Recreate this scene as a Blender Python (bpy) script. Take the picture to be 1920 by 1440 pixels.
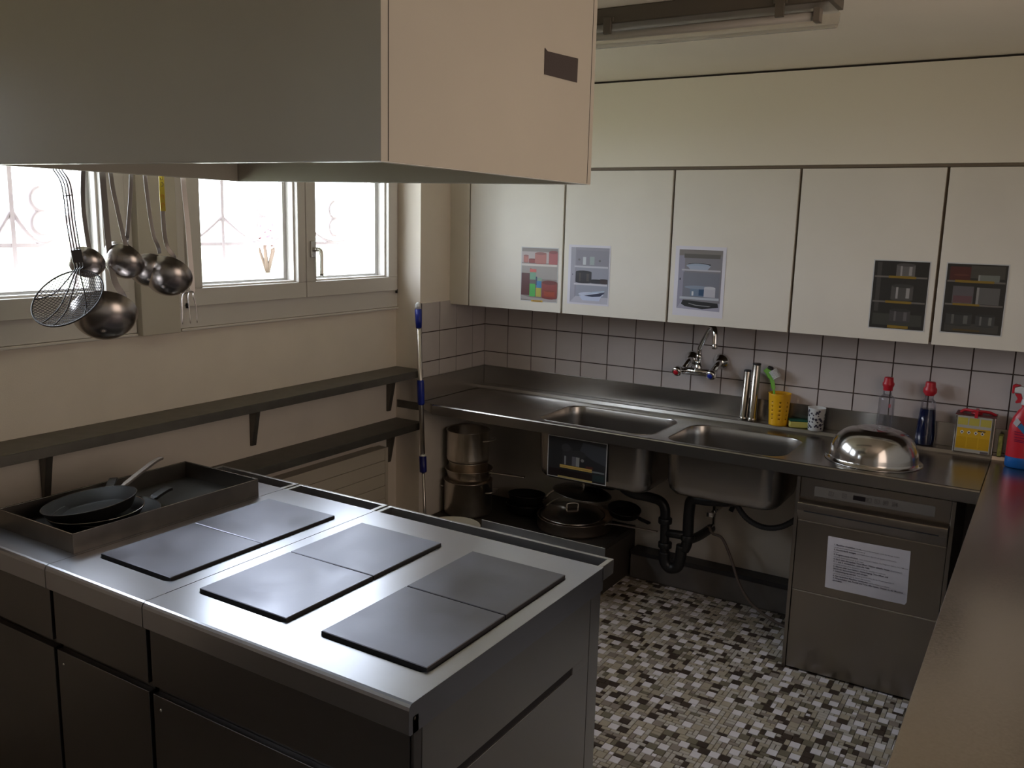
import bpy, bmesh, math, random
from mathutils import Vector, Matrix
random.seed(7)
for o in list(bpy.data.objects): bpy.data.objects.remove(o)
SC = bpy.context.scene
COL = SC.collection
PI = math.pi
# ------------------------------------------------------------------ camera
CAMP = Vector((2.70611, -4.10475, 1.78418)); YAW, PITCH, ROLL, FPX = 0.55114, -0.17981, -0.02555, 1654.08
RM = Matrix.Rotation(YAW, 3, 'Z') @ Matrix.Rotation(PITCH, 3, 'X') @ Matrix.Rotation(ROLL, 3, 'Y')
right, fwd, up = RM.col[0].copy(), RM.col[1].copy(), RM.col[2].copy()
cam = bpy.data.cameras.new('camera'); camo = bpy.data.objects.new('camera', cam); COL.objects.link(camo)
M4 = Matrix((( right.x, up.x, -fwd.x, CAMP.x), (right.y, up.y, -fwd.y, CAMP.y), (right.z, up.z, -fwd.z, CAMP.z), (0, 0, 0, 1)))
camo.matrix_world = M4
cam.sensor_width = 36; cam.lens = FPX * 36 / 1920; cam.clip_start = 0.05; cam.clip_end = 200
SC.camera = camo
# ------------------------------------------------------------------ colour, world, lights
SC.view_settings.view_transform = 'Standard'; SC.view_settings.look = 'None'
SC.view_settings.gamma = 1; SC.view_settings.use_curve_mapping = False
SC.view_settings.exposure = 0.38
SC.cycles.use_denoising = True
SC.cycles.max_bounces = 10; SC.cycles.diffuse_bounces = 6; SC.cycles.glossy_bounces = 5; SC.cycles.transparent_max_bounces = 12
SC.cycles.caustics_reflective = False; SC.cycles.caustics_refractive = False
W = bpy.data.worlds.new('overcast_sky'); SC.world = W; W.use_nodes = True
bg = W.node_tree.nodes['Background']; bg.inputs[0].default_value = (0.81, 0.89, 1.0, 1); bg.inputs[1].default_value = 13.5
def area(name, loc, size, rot, power, color, portal=False):
    l = bpy.data.lights.new(name, 'AREA'); l.shape = 'RECTANGLE'; l.size, l.size_y = size; l.energy = power; l.color = color
    if portal: l.cycles.is_portal = True
    o = bpy.data.objects.new(name, l); o.location = loc; o.rotation_euler = rot; COL.objects.link(o); return o
# left-wall windows: two in view, a third added behind the camera as fill
area('window_portal', (-0.32, -1.24, 1.85), (0.92, 1.30), (0, -PI/2, 0), 1, (1, 1, 1), True)
area('window_portal', (-0.32, -2.62, 1.85), (0.92, 1.02), (0, -PI/2, 0), 1, (1, 1, 1), True)
area('window_portal', (-0.32, -4.90, 1.85), (0.92, 0.74), (0, -PI/2, 0), 1, (1, 1, 1), True)
area('added_side_light', (3.19, -2.25, 1.65), (1.3, 1.3), (0, PI/2, 0), 7.0, (1.0, 0.80, 0.66))  # added to warm the hood side; the right wall has no opening
# ------------------------------------------------------------------ materials
def mat(name, col, rough=0.5, metal=0.0, noise=0.0, nscale=30, bump=0.0, bscale=200, stretch=None, spec=0.5, coat=0.0, rvar=0.0, trans=0.0, alpha=1.0, emit=None):
    m = bpy.data.materials.new(name); m.use_nodes = True; nt = m.node_tree; b = nt.nodes['Principled BSDF']
    b.inputs['Base Color'].default_value = (*col, 1); b.inputs['Roughness'].default_value = rough; b.inputs['Metallic'].default_value = metal
    b.inputs['Specular IOR Level'].default_value = spec; b.inputs['Coat Weight'].default_value = coat
    b.inputs['Transmission Weight'].default_value = trans; b.inputs['Alpha'].default_value = alpha
    if noise or bump or rvar:
        tc = nt.nodes.new('ShaderNodeTexCoord'); mp = nt.nodes.new('ShaderNodeMapping'); nt.links.new(tc.outputs['Object'], mp.inputs[0])
        if stretch: mp.inputs['Scale'].default_value = stretch
        if noise or rvar:
            n = nt.nodes.new('ShaderNodeTexNoise'); n.inputs['Scale'].default_value = nscale; n.inputs['Detail'].default_value = 2.5; nt.links.new(mp.outputs[0], n.inputs[0])
        if noise:
            r = nt.nodes.new('ShaderNodeMapRange'); r.inputs[3].default_value = 1 - noise; r.inputs[4].default_value = 1 + noise; r.inputs[1].default_value = 0.3; r.inputs[2].default_value = 0.7
            nt.links.new(n.outputs[0], r.inputs[0])
            mx = nt.nodes.new('ShaderNodeMix'); mx.data_type = 'RGBA'; mx.blend_type = 'MULTIPLY'; mx.inputs[0].default_value = 1
            mx.inputs[6].default_value = (*col, 1); nt.links.new(r.outputs[0], mx.inputs[7]); nt.links.new(mx.outputs[2], b.inputs['Base Color'])
        if rvar:
            r2 = nt.nodes.new('ShaderNodeMapRange'); r2.inputs[1].default_value = 0.3; r2.inputs[2].default_value = 0.7; r2.inputs[3].default_value = rough - rvar; r2.inputs[4].default_value = rough + rvar
            nt.links.new(n.outputs[0], r2.inputs[0]); nt.links.new(r2.outputs[0], b.inputs['Roughness'])
        if bump:
            n2 = nt.nodes.new('ShaderNodeTexNoise'); n2.inputs['Scale'].default_value = bscale; n2.inputs['Detail'].default_value = 3; nt.links.new(mp.outputs[0], n2.inputs[0])
            bp = nt.nodes.new('ShaderNodeBump'); bp.inputs['Strength'].default_value = bump; bp.inputs['Distance'].default_value = 0.002
            nt.links.new(n2.outputs[0], bp.inputs['Height']); nt.links.new(bp.outputs[0], b.inputs['Normal'])
    return m
def glassy(name, tint, refl=0.12, rough=0.02, fac=None):
    m = bpy.data.materials.new(name); m.use_nodes = True; nt = m.node_tree; nt.nodes.remove(nt.nodes['Principled BSDF'])
    out = nt.nodes['Material Output']; t = nt.nodes.new('ShaderNodeBsdfTransparent'); t.inputs[0].default_value = (*tint, 1)
    g = nt.nodes.new('ShaderNodeBsdfGlossy'); g.inputs['Roughness'].default_value = rough
    lw = nt.nodes.new('ShaderNodeLayerWeight'); lw.inputs[0].default_value = 0.25
    mr = nt.nodes.new('ShaderNodeMapRange'); mr.inputs[3].default_value = 0.04; mr.inputs[4].default_value = refl + 0.4
    nt.links.new(lw.outputs['Fresnel'], mr.inputs[0]); mx = nt.nodes.new('ShaderNodeMixShader')
    nt.links.new(mr.outputs[0], mx.inputs[0]); nt.links.new(t.outputs[0], mx.inputs[1]); nt.links.new(g.outputs[0], mx.inputs[2]); nt.links.new(mx.outputs[0], out.inputs[0])
    return m
WALL = mat('painted_plaster', (0.79, 0.71, 0.62), 0.8, noise=0.03, nscale=6, bump=0.15, bscale=260)
PIER = WALL
CEIL = mat('ceiling_board', (0.80, 0.72, 0.62), 0.75, noise=0.02, nscale=3)
WHITE = mat('window_frame_paint', (0.66, 0.62, 0.58), 0.4)
LAM = mat('cream_laminate', (0.66, 0.615, 0.54), 0.45, noise=0.02, nscale=5)
LAMH = mat('grey_cream_laminate', (0.54, 0.495, 0.42), 0.5, noise=0.02, nscale=5)
EDGE = mat('brown_edge', (0.16, 0.12, 0.08), 0.6)
GAP = mat('dark_joint', (0.03, 0.025, 0.02), 0.8)
GROUT = mat('brown_grout', (0.07, 0.05, 0.042), 0.9)
TILE = mat('glazed_tile', (0.60, 0.545, 0.53), 0.22, noise=0.03, nscale=9, spec=0.45)
STEEL = mat('brushed_steel', (0.50, 0.49, 0.48), 0.30, 1.0, noise=0.02, nscale=3)
STEELW = mat('worn_sink_steel', (0.40, 0.38, 0.36), 0.26, 1.0, noise=0.03, nscale=3)
STEELT = mat('range_top_steel', (0.51, 0.52, 0.57), 0.29, 1.0, noise=0.04, nscale=3)
STEELD = mat('dark_panel_steel', (0.22, 0.21, 0.21), 0.38, 1.0, noise=0.05, nscale=3)
STEELR = mat('worktop_steel', (0.52, 0.46, 0.41), 0.24, 1.0, noise=0.06, nscale=160, rvar=0.03)
STEELM = mat('shelf_steel', (0.17, 0.16, 0.14), 0.5, 0.85, noise=0.08, nscale=20)
STEELP = mat('polished_steel', (0.62, 0.60, 0.57), 0.12, 1.0)
STEELU = mat('utensil_steel', (0.46, 0.42, 0.40), 0.27, 1.0, noise=0.1, nscale=12)
HANDM = mat('handle_steel', (0.20, 0.18, 0.165), 0.35, 1.0)
CHROME = mat('chrome', (0.75, 0.75, 0.75), 0.07, 1.0)
IRON = mat('cast_iron_plate', (0.19, 0.19, 0.225), 0.38, 0.9, noise=0.16, nscale=6, rvar=0.08, bump=0.05, bscale=120)
BLACK = mat('black_plastic', (0.012, 0.012, 0.013), 0.4)
PITM = mat('pit_black', (0.01, 0.009, 0.011), 0.7)
NONST = mat('nonstick_coating', (0.012, 0.0115, 0.011), 0.5, spec=0.3)
RED = mat('red_plastic', (0.52, 0.015, 0.03), 0.35)
BLUE = mat('blue_plastic', (0.01, 0.025, 0.28), 0.35)
WHT = mat('white_plastic', (0.7, 0.7, 0.7), 0.35)
YEL = mat('yellow_plastic', (0.80, 0.42, 0.01), 0.35)
GRN = mat('green_plastic', (0.16, 0.55, 0.04), 0.35)
PAPER = mat('paper', (0.62, 0.60, 0.66), 0.6)
INK = mat('ink', (0.05, 0.045, 0.07), 0.6)
RADM = mat('radiator_enamel', (0.55, 0.49, 0.40), 0.5)
GLASS = glassy('window_glass', (0.97, 0.98, 0.98))
CLEARP = glassy('clear_plastic', (0.86, 0.85, 0.88), 0.15, 0.1)
COVERP = glassy('frosted_cover', (0.95, 0.93, 0.90), 0.05, 0.4)
LIQ = mat('blue_liquid', (0.002, 0.010, 0.055), 0.08, spec=0.6)
LAMPB = mat('lamp_housing', (0.10, 0.085, 0.065), 0.6)
def vcol_mat(name, rough=0.5):
    m = bpy.data.materials.new(name); m.use_nodes = True; nt = m.node_tree; b = nt.nodes['Principled BSDF']
    a = nt.nodes.new('ShaderNodeVertexColor'); a.layer_name = 'print'; nt.links.new(a.outputs[0], b.inputs['Base Color']); b.inputs['Roughness'].default_value = rough
    return m
PRINT = vcol_mat('print_ink', 0.35)
# ------------------------------------------------------------------ mesh helpers
class MB:
    def __init__(s): s.v = []; s.f = []; s.mi = []; s.sm = []; s.c = []
    def add(s, vs, fs, mi=0, smooth=False, col=None):
        b = len(s.v); s.v += [tuple(v) for v in vs]
        for f in fs: s.f.append([b + i for i in f]); s.mi.append(mi); s.sm.append(smooth); s.c.append(col)
        return s
    def box(s, x0, x1, y0, y1, z0, z1, mi=0, col=None, M=None):
        vs = [Vector(p) for p in ((x0,y0,z0),(x1,y0,z0),(x1,y1,z0),(x0,y1,z0),(x0,y0,z1),(x1,y0,z1),(x1,y1,z1),(x0,y1,z1))]
        if M: vs = [M @ v for v in vs]
        return s.add(vs, [(3,2,1,0),(4,5,6,7),(0,1,5,4),(1,2,6,5),(2,3,7,6),(3,0,4,7)], mi, False, col)
    def quad(s, a, b, c, d, mi=0, col=None): return s.add([a, b, c, d], [(0,1,2,3)], mi, False, col)
    def prism(s, prof, a, b, axis='x', mi=0):   # profile polygon extruded from a to b along an axis
        n = len(prof)
        def P(t, p): return {'x': (t, p[0], p[1]), 'y': (p[0], t, p[1]), 'z': (p[0], p[1], t)}[axis]
        vs = [P(a, p) for p in prof] + [P(b, p) for p in prof]
        fs = [[i, (i+1) % n, n + (i+1) % n, n + i] for i in range(n)] + [list(range(n))[::-1], list(range(n, 2*n))]
        return s.add(vs, fs, mi)
    def lathe(s, prof, c=(0,0,0), n=(0,0,1), seg=40, mi=0, caps=True, smooth=True):  # prof: (radius, height) list
        q = Vector(n).normalized().to_track_quat('Z', 'Y').to_matrix(); c = Vector(c); vs = []; fs = []
        for r, h in prof:
            for k in range(seg):
                t = 2*PI*k/seg; vs.append(c + q @ Vector((r*math.cos(t), r*math.sin(t), h)))
        for i in range(len(prof)-1):
            for k in range(seg):
                a = i*seg + k; b = i*seg + (k+1) % seg; fs.append((a, b, b+seg, a+seg))
        if caps:
            if prof[0][0] > 1e-6: fs.append(list(range(seg))[::-1])
            if prof[-1][0] > 1e-6: m = (len(prof)-1)*seg; fs.append(list(range(m, m+seg)))
        return s.add(vs, fs, mi, smooth)
    def tube(s, pts, r, seg=10, mi=0, closed=False, smooth=True):
        pts = [Vector(p) for p in pts]; n = len(pts); vs = []; fs = []; rr = r if isinstance(r, (list, tuple)) else [r]*n
        prev = None
        for i, p in enumerate(pts):
            if closed: d = pts[(i+1) % n] - pts[i-1]
            else: d = pts[min(i+1, n-1)] - pts[max(i-1, 0)]
            d.normalize()
            if prev is None:
                a = Vector((0,0,1)) if abs(d.z) < 0.9 else Vector((1,0,0)); u = d.cross(a).normalized()
            else: u = (prev - d * prev.dot(d)).normalized()
            prev = u; w = d.cross(u)
            for k in range(seg): t = 2*PI*k/seg; vs.append(p + rr[i]*(math.cos(t)*u + math.sin(t)*w))
        m = n if closed else n-1
        for i in range(m):
            for k in range(seg):
                a = i*seg + k; b = i*seg + (k+1) % seg; j = ((i+1) % n)*seg
                fs.append((a, b, j + (k+1) % seg, j + k))
        if not closed: fs.append(list(range(seg))[::-1]); fs.append(list(range((n-1)*seg, n*seg)))
        return s.add(vs, fs, mi, smooth)
    def ribbon(s, pts, w, t, nrm, mi=0):   # flat bar swept along points, broad side facing nrm
        pts = [Vector(p) for p in pts]; n = len(pts); vs = []; fs = []; ww = w if isinstance(w, (list, tuple)) else [w]*n
        for i, p in enumerate(pts):
            d = (pts[min(i+1, n-1)] - pts[max(i-1, 0)]).normalized(); N = Vector(nrm); u = d.cross(N).normalized(); N = u.cross(d).normalized()
            for a, b in ((-1,-1),(1,-1),(1,1),(-1,1)): vs.append(p + u*a*ww[i]/2 + N*b*t/2)
        for i in range(n-1):
            for k in range(4): fs.append((i*4+k, i*4+(k+1) % 4, i*4+4+(k+1) % 4, i*4+4+k))
        fs.append((3,2,1,0)); e = (n-1)*4; fs.append((e, e+1, e+2, e+3))
        return s.add(vs, fs, mi)
    def build(s, name, mats, parent=None, bevel=0, solid=0, loc=None):
        me = bpy.data.meshes.new(name); o0 = Vector(loc) if loc else Vector((0,0,0))
        me.from_pydata([tuple(Vector(v) - o0) for v in s.v], [], s.f)
        for m in (mats if isinstance(mats, (list, tuple)) else [mats]): me.materials.append(m)
        me.polygons.foreach_set('material_index', s.mi); me.polygons.foreach_set('use_smooth', s.sm)
        if any(c is not None for c in s.c):
            ca = me.color_attributes.new('print', 'FLOAT_COLOR', 'CORNER'); 
            for p in me.polygons:
                c = s.c[p.index] or (1,1,1)
                for li in p.loop_indices: ca.data[li].color = (*c, 1)
        bm = bmesh.new(); bm.from_mesh(me); bmesh.ops.recalc_face_normals(bm, faces=bm.faces); bm.to_mesh(me); bm.free()
        o = bpy.data.objects.new(name, me); COL.objects.link(o); o.location = o0
        if parent is not None:
            o.parent = parent; o.location = o0 - wloc(parent)
        if solid:
            md = o.modifiers.new('s', 'SOLIDIFY'); md.thickness = solid; md.offset = 0
        if bevel:
            md = o.modifiers.new('b', 'BEVEL'); md.width = bevel; md.segments = 2; md.limit_method = 'ANGLE'; md.angle_limit = 0.9
            if not any(s.sm): 
                for p in me.polygons: p.use_smooth = True
                w = o.modifiers.new('w', 'WEIGHTED_NORMAL'); w.keep_sharp = True
        return o
def wloc(o):
    v = Vector(o.location)
    while o.parent: o = o.parent; v += o.location
    return v
def thing(name, label, cat, loc=(0,0,0), group=None):
    o = bpy.data.objects.new(name, None); COL.objects.link(o); o.location = loc; o['label'] = label; o['category'] = cat
    o.empty_display_size = 0.05
    if group: o['group'] = group
    return o
def tag(o, label, cat, group=None):
    o['label'] = label; o['category'] = cat
    if group: o['group'] = group
    return o
def struct(o): o['kind'] = 'structure'; return o
def bx(name, m, b, parent=None, bevel=0, mi=0):
    return MB().box(*b).build(name, m, parent, bevel)
def rrect(x0, x1, y0, y1, r, k=6):
    pts = []
    for cx, cy, a0 in ((x1-r, y0+r, -PI/2), (x1-r, y1-r, 0), (x0+r, y1-r, PI/2), (x0+r, y0+r, PI)):
        for i in range(k+1): a = a0 + PI/2*i/k; pts.append((cx + r*math.cos(a), cy + r*math.sin(a)))
    return pts
def ring(mb, outer, inner, z, mi=0):   # flat face between an outer rectangle and an inner rounded rectangle loop
    x0, x1, y0, y1 = outer; n = len(inner); k = n//4; cs = [(x1,y0),(x1,y1),(x0,y1),(x0,y0)]
    vs = [(p[0], p[1], z) for p in inner] + [(c[0], c[1], z) for c in cs]; fs = []
    for c in range(4):
        for i in range(c*k, c*k + k-1): fs.append((i, i+1, n+c))
        i = c*k + k-1; fs.append((i, (i+1) % n, n + (c+1) % 4, n+c))
    mb.add(vs, fs, mi)
def loft(mb, loops, mi=0, smooth=True, cap=True):
    n = len(loops[0]); vs = [p for l in loops for p in l]; fs = []
    for i in range(len(loops)-1):
        for k in range(n): fs.append((i*n+k, i*n+(k+1) % n, (i+1)*n+(k+1) % n, (i+1)*n+k))
    if cap: fs.append(list(range((len(loops)-1)*n, len(loops)*n)))
    mb.add(vs, fs, mi, smooth)
def arc(c, r, a0, a1, n, ax=('x','z'), y=0):
    out = []
    for i in range(n+1):
        a = a0 + (a1-a0)*i/n; out.append((c[0] + r*math.cos(a), y, c[1] + r*math.sin(a)))
    return out
def smoothpath(P, n=8):
    P = [Vector(p) for p in P]; out = []
    for i in range(len(P)-1):
        p0 = P[max(i-1,0)]; p1 = P[i]; p2 = P[i+1]; p3 = P[min(i+2, len(P)-1)]
        for k in range(n):
            t = k/n; out.append(0.5*((2*p1) + (p2-p0)*t + (2*p0-5*p1+4*p2-p3)*t*t + (3*p1-p0-3*p2+p3)*t**3))
    out.append(P[-1]); return out
# ================================================================== STRUCTURE
XR, YB, ZC = 3.2, -6.6, 2.43
WX = -0.161                                     # inner face of the window wall
# ---- floor: grout bed with mosaic pieces
fl = struct(bx('floor', mat('floor_grout', (0.13, 0.115, 0.10), 0.8), (-0.5, XR+0.1, YB-0.1, 0.1, -0.1, 0)))
MOS = [mat('mosaic_white', (0.82, 0.77, 0.80), 0.35), mat('mosaic_pale_grey', (0.52, 0.475, 0.42), 0.35), mat('mosaic_sand', (0.44, 0.38, 0.29), 0.35),
       mat('mosaic_olive', (0.19, 0.165, 0.115), 0.35), mat('mosaic_brown', (0.065, 0.045, 0.034), 0.35), mat('mosaic_taupe', (0.30, 0.25, 0.21), 0.35)]
U = 0.0182; X0f, X1f, Y0f, Y1f = -0.14, 2.64, -3.35, -0.09
nx, ny = int((X1f-X0f)/U), int((Y1f-Y0f)/U); used = [[False]*ny for _ in range(nx)]; pieces = []; wh = {}
def mcol(a):
    r = random.random()
    if a == 4: return 0 if r < .80 else 4 if r < .86 else 3 if r < .90 else 2 if r < .96 else 5
    if a == 2: return 1 if r < .36 else 2 if r < .70 else 5 if r < .79 else 3 if r < .87 else 4
    return 1 if r < .45 else 2 if r < .7 else 0 if r < .78 else 4 if r < .88 else 5
for i in range(nx):
    for j in range(ny):
        if used[i][j]: continue
        opts = [(2,2)]*5 + [(2,1)]*4 + [(1,2)]*5 + [(1,1)]*4; random.shuffle(opts)
        for w, h in opts:
            if i+w <= nx and j+h <= ny and not any(used[i+a][j+b] for a in range(w) for b in range(h)): break
        else: w = h = 1
        for a in range(w):
            for b in range(h): used[i+a][j+b] = True
        c_ = mcol(w*h)
        if w*h == 4 and c_ == 0:
            nb = [(i-1, j), (i-1, j+1), (i, j-1), (i+1, j-1), (i-1, j-1), (i+2, j-1), (i-1, j+2)]
            if any(wh.get(p) for p in nb): c_ = random.choice((2, 3, 4, 4, 5))
            else:
                for a in range(2):
                    for b in range(2): wh[(i+a, j+b)] = 1
        pieces.append((X0f+i*U, Y0f+j*U, w, h, c_))
def vis(p):   # distance to the eye along the floor strip that can be seen
    x, y = p[0], p[1]
    if x < 1.78 or x > 2.5: return 99
    return math.hypot(x-CAMP.x, y-CAMP.y) / (1.0 if p[2]*p[3] == 4 else 0.8)
pieces.sort(key=vis)
tm = {}; rest = MB()
def tile_top(mb, x0, x1, y0, y1, h, mi):
    e = 0.0012
    mb.add([(x0,y0,0),(x1,y0,0),(x1,y1,0),(x0,y1,0),(x0+e,y0+e,h),(x1-e,y0+e,h),(x1-e,y1-e,h),(x0+e,y1-e,h)], [(4,5,6,7),(0,1,5,4),(1,2,6,5),(2,3,7,6),(3,0,4,7)], mi)
cnt = 0
for (x, y, w, h, c) in pieces:
    if cnt < 300 and w*h >= 2 and vis((x,y,w,h)) < 98 and y > -2.95:
        k = (w, h, c)
        if k not in tm:
            m = MB(); tile_top(m, 0, w*U-0.0016, 0, h*U-0.0016, 0.0022, 0); t = m.build('tile', MOS[c], fl); tm[k] = t
        else: t = tm[k].copy(); COL.objects.link(t); t.parent = fl
        t.location = (x, y, 0.0002); cnt += 1
    else: tile_top(rest, x, x+w*U-0.0016, y, y+h*U-0.0016, 0.0022, c)
r_ = rest.build('tile_field', MOS, fl); r_['kind'] = 'stuff'; r_.location = (0, 0, 0.0002)
# ---- ceiling, walls
struct(bx('ceiling', CEIL, (-0.5, XR+0.1, YB-0.1, 0.1, ZC, ZC+0.1)))
WY0, WY1, WZ0, WZ1 = -3.15, -0.59, 1.355, 2.34   # one opening for both windows, pipe casing between them
wl = MB(); wl.box(-0.33, WX, YB, 0, 0, WZ0); wl.box(-0.33, WX, YB, 0, WZ1, ZC)
wl.box(-0.33, WX, YB, -5.28, WZ0, WZ1); wl.box(-0.33, WX, WY1, 0, WZ0, WZ1); wl.box(-0.33, WX, -2.09, -1.905, WZ0, WZ1); wl.box(-0.33, WX, -4.52, WY0, WZ0, WZ1)
struct(wl.build('wall_left', WALL))
pier = struct(bx('wall_pier', WALL, (WX, -0.0075, -0.588, 0.0, 0, ZC)))
wb = struct(bx('wall_back', WALL, (-0.5, XR+0.1, 0.0, 0.1, 0, ZC)))
struct(bx('wall_right', WALL, (XR, XR+0.1, YB, 0, 0, ZC)))
struct(bx('wall_front', WALL, (-0.5, XR+0.1, YB-0.1, YB, 0, ZC)))
# tiles of the splashback, each a piece of the wall
P_ = 0.152; G_ = 0.0032
gb = bx('grout_bed', GROUT, (0.0, XR, -0.004, 0.001, 0.93, 1.379), wb); gb['kind'] = 'stuff'
gp = bx('grout_bed', GROUT, (-0.009, -0.004, -0.588, 0.0, 0.93, 1.379), pier); gp['kind'] = 'stuff'
TT = {}
def wtile(parent, axis, a, z0, w, h):
    key = (axis, round(w,4), round(h,4))
    if key not in TT:
        m = MB(); e = 0.0014; d = 0.0065; W_, H_ = w-G_, h-G_
        if axis == 'x':
            V = [(0,0,0),(W_,0,0),(W_,0,H_),(0,0,H_),(e,-d,e),(W_-e,-d,e),(W_-e,-d,H_-e),(e,-d,H_-e)]
        else:
            V = [(0,0,0),(0,-W_,0),(0,-W_,H_),(0,0,H_),(d,-e,e),(d,-W_+e,e),(d,-W_+e,H_-e),(d,-e,H_-e)]
        m.add(V, [(4,5,6,7),(0,1,5,4),(1,2,6,5),(2,3,7,6),(3,0,4,7)]); t = m.build('tile', TILE, parent); TT[key] = t
    else: t = TT[key].copy(); COL.objects.link(t); t.parent = parent
    t.location = Vector((a + G_/2, -0.001, z0 + G_/2)) if axis == 'x' else Vector((-0.0075, a - G_/2, z0 + G_/2))
for (z0, h) in ((0.96, 0.118), (1.078, P_), (1.23, P_)):
    x = 0.0
    while x < XR - 0.01:
        w = min(P_, XR - x); wtile(wb, 'x', x, z0, w, h); x += w
    y = -0.002
    for w in (0.124, P_, P_, P_): wtile(pier, 'y', y, z0, w, h); y -= w
# under the worktop: kerb and dark strip along the back wall
struct(bx('baseboard_back', mat('kerb_paint', (0.17, 0.155, 0.145), 0.6, noise=0.15, nscale=8), (0.98, 1.93, -0.085, 0, 0, 0.125), bevel=0.004))
struct(bx('trim_1', mat('kerb_strip', (0.035, 0.033, 0.035), 0.4), (0.98, 1.93, -0.092, 0, 0.1255, 0.148), bevel=0.002))
# fascia above the wall cabinets and its joint
struct(bx('trim_2', mat('cream_fascia', (0.72, 0.66, 0.56), 0.5), (-0.0070, XR, -0.34, -0.0005, 2.049, 2.420)))
struct(bx('trim_3', GAP, (-0.0070, XR, -0.325, -0.0005, 2.420, 2.43)))
struct(bx('trim_4', EDGE, (-0.0070, XR, -0.325, -0.0005, 2.037, 2.049)))
# pipe casing between the windows
cs = bx('trim_5', LAMH, (WX, -0.118, -2.09, -1.925, 1.345, ZC), bevel=0.003); struct(cs)
# ---- windows
def window(nm, ya, yb, sashes, handle_at=None):
    w = bpy.data.objects.new(nm, None); COL.objects.link(w); w.location = (WX, (ya+yb)/2, WZ0); struct(w)
    zt = WZ1; f = MB(); x0, x1 = WX-0.07, WX+0.012
    f.box(x0, x1, ya, yb, WZ0+0.0, WZ0+0.085); f.box(x0, x1, ya, yb, zt-0.07, zt)
    f.box(x0, x1, ya, ya+0.045, WZ0+0.085, zt-0.07); f.box(x0, x1, yb-0.03, yb, WZ0+0.085, zt-0.07)
    f.build('window_frame', WHITE, w, 0.002)
    sl = MB(); sl.box(WX-0.02, WX+0.02, ya, yb, WZ0-0.012, WZ0-0.001); sl.build('window_sill', WHITE, w, 0.003)
    for (a, b, gl, gr) in sashes:
        s = MB(); X0, X1 = WX-0.055, WX+0.026; zb, zt2, gz0, gz1 = WZ0+0.083, zt-0.06, 1.507, zt-0.13
        s.box(X0, X1, a, b, zb, gz0); s.box(X0, X1, a, b, gz1, zt2); s.box(X0, X1, a, gl, gz0, gz1); s.box(X0, X1, gr, b, gz0, gz1)
        so = s.build('sash', WHITE, w, 0.003)
        bd = MB()      # glazing bead and the outer sash behind the gap
        for X_, X2, t in ((WX-0.02, WX+0.004, 0.008), (WX-0.075, WX-0.05, 0.016)):
            bd.box(X_, X2, gl, gr, gz0-0.001, gz0+t); bd.box(X_, X2, gl, gr, gz1-t, gz1+0.001); bd.box(X_, X2, gl, gl+t, gz0+t, gz1-t); bd.box(X_, X2, gr-t, gr, gz0+t, gz1-t)
        bd.build('glazing_bead', WHITE, so, 0.001)
        MB().box(WX-0.046, WX-0.042, gl, gr, gz0, gz1).build('pane', GLASS, so)
    for y, z in ((ya+0.03, 1.445), (yb-0.018, 1.437)):
        h = MB(); h.tube([(WX+0.02, y, z-0.013), (WX+0.02, y, z+0.006)], 0.006, 8); h.tube([(WX+0.018, y, z), (WX+0.03, y-0.008, z-0.006)], 0.003, 6)
        h.build('hinge_pin', BLACK, w)
    if handle_at:
        y, z = handle_at; X = WX+0.026
        h = MB(); h.box(X, X+0.010, y-0.014, y+0.014, z-0.036, z+0.036)
        h.tube([(X+0.008, y, z), (X+0.034, y, z)], 0.010, 12); ho = h.build('window_handle', mat('handle_alu', (0.55,0.53,0.50), 0.3, 1.0), w, 0.002)
        g = MB(); g.tube(smoothpath([(X+0.034, y, z+0.002), (X+0.046, y+0.004, z-0.004), (X+0.050, y+0.006, z-0.03), (X+0.050, y+0.006, z-0.115)], 6), 0.0085, 10)
        g.build('lever', mat('handle_alu_bright', (0.7,0.68,0.62), 0.3, 1.0), ho)
    return w
window('window_1', -1.903, -0.592, [(-1.872, -1.244, -1.803, -1.290), (-1.240, -0.613, -1.180, -0.677)], (-1.206, 1.650))
window('window_2', -3.148, -2.092, [(-3.12, -2.125, -3.03, -2.215)])
window('window_3_added', -5.278, -4.522, [(-5.25, -4.555, -5.16, -4.645)])  # unseen window added to light the hood front from behind the camera
# ---- outdoors
gr = mat('grass', (0.36, 0.36, 0.25), 0.9, noise=0.2, nscale=4)
ground = struct(bx('ground', gr, (-34, -0.34, -22, 16, 0.9, 1.0)))
IRONW = mat('glare_pale_iron', (0.50, 0.44, 0.48), 0.6)  # dark iron coloured pale to stand in for glare from outside
def grille(nm, y0, y1, label):
    g = thing(nm, label, 'grille', (-0.42, (y0+y1)/2, 1.1)); X = -0.42
    for z in (1.18, 1.665, 2.15): MB().box(X-0.006, X+0.006, y0, y1, z-0.007, z+0.007).build('crossbar', IRONW, g)
    n = 4 if y1 < -2 else 3
    for k in range(n+1):
        y = y0 + 0.02 + (y1-y0-0.04)*k/n; MB().box(X-0.008, X+0.008, y-0.008, y+0.008, 1.02, 2.3).build('upright', IRONW, g)
    for k in range(n):
        yc = y0 + 0.02 + (y1-y0-0.04)*(k+0.5)/n; hw = (y1-y0)/n/2 - 0.01
        s = MB(); s.tube(smoothpath([(X, yc-hw, 1.78), (X, yc-hw*.5, 1.70), (X, yc, 1.672), (X, yc+hw*.5, 1.70), (X, yc+hw, 1.78)], 5), 0.008, 6)
        for zc in (1.743, 1.829): s.tube(arc((yc, zc), 0.05, PI*0.55, PI*1.75, 12) and [(X, yc+0.042*math.cos(PI*(0.5+1.1*t/12)), zc+0.042*math.sin(PI*(0.5+1.1*t/12))) for t in range(13)], 0.009, 6)
        s.build('scroll', IRONW, g)
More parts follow.
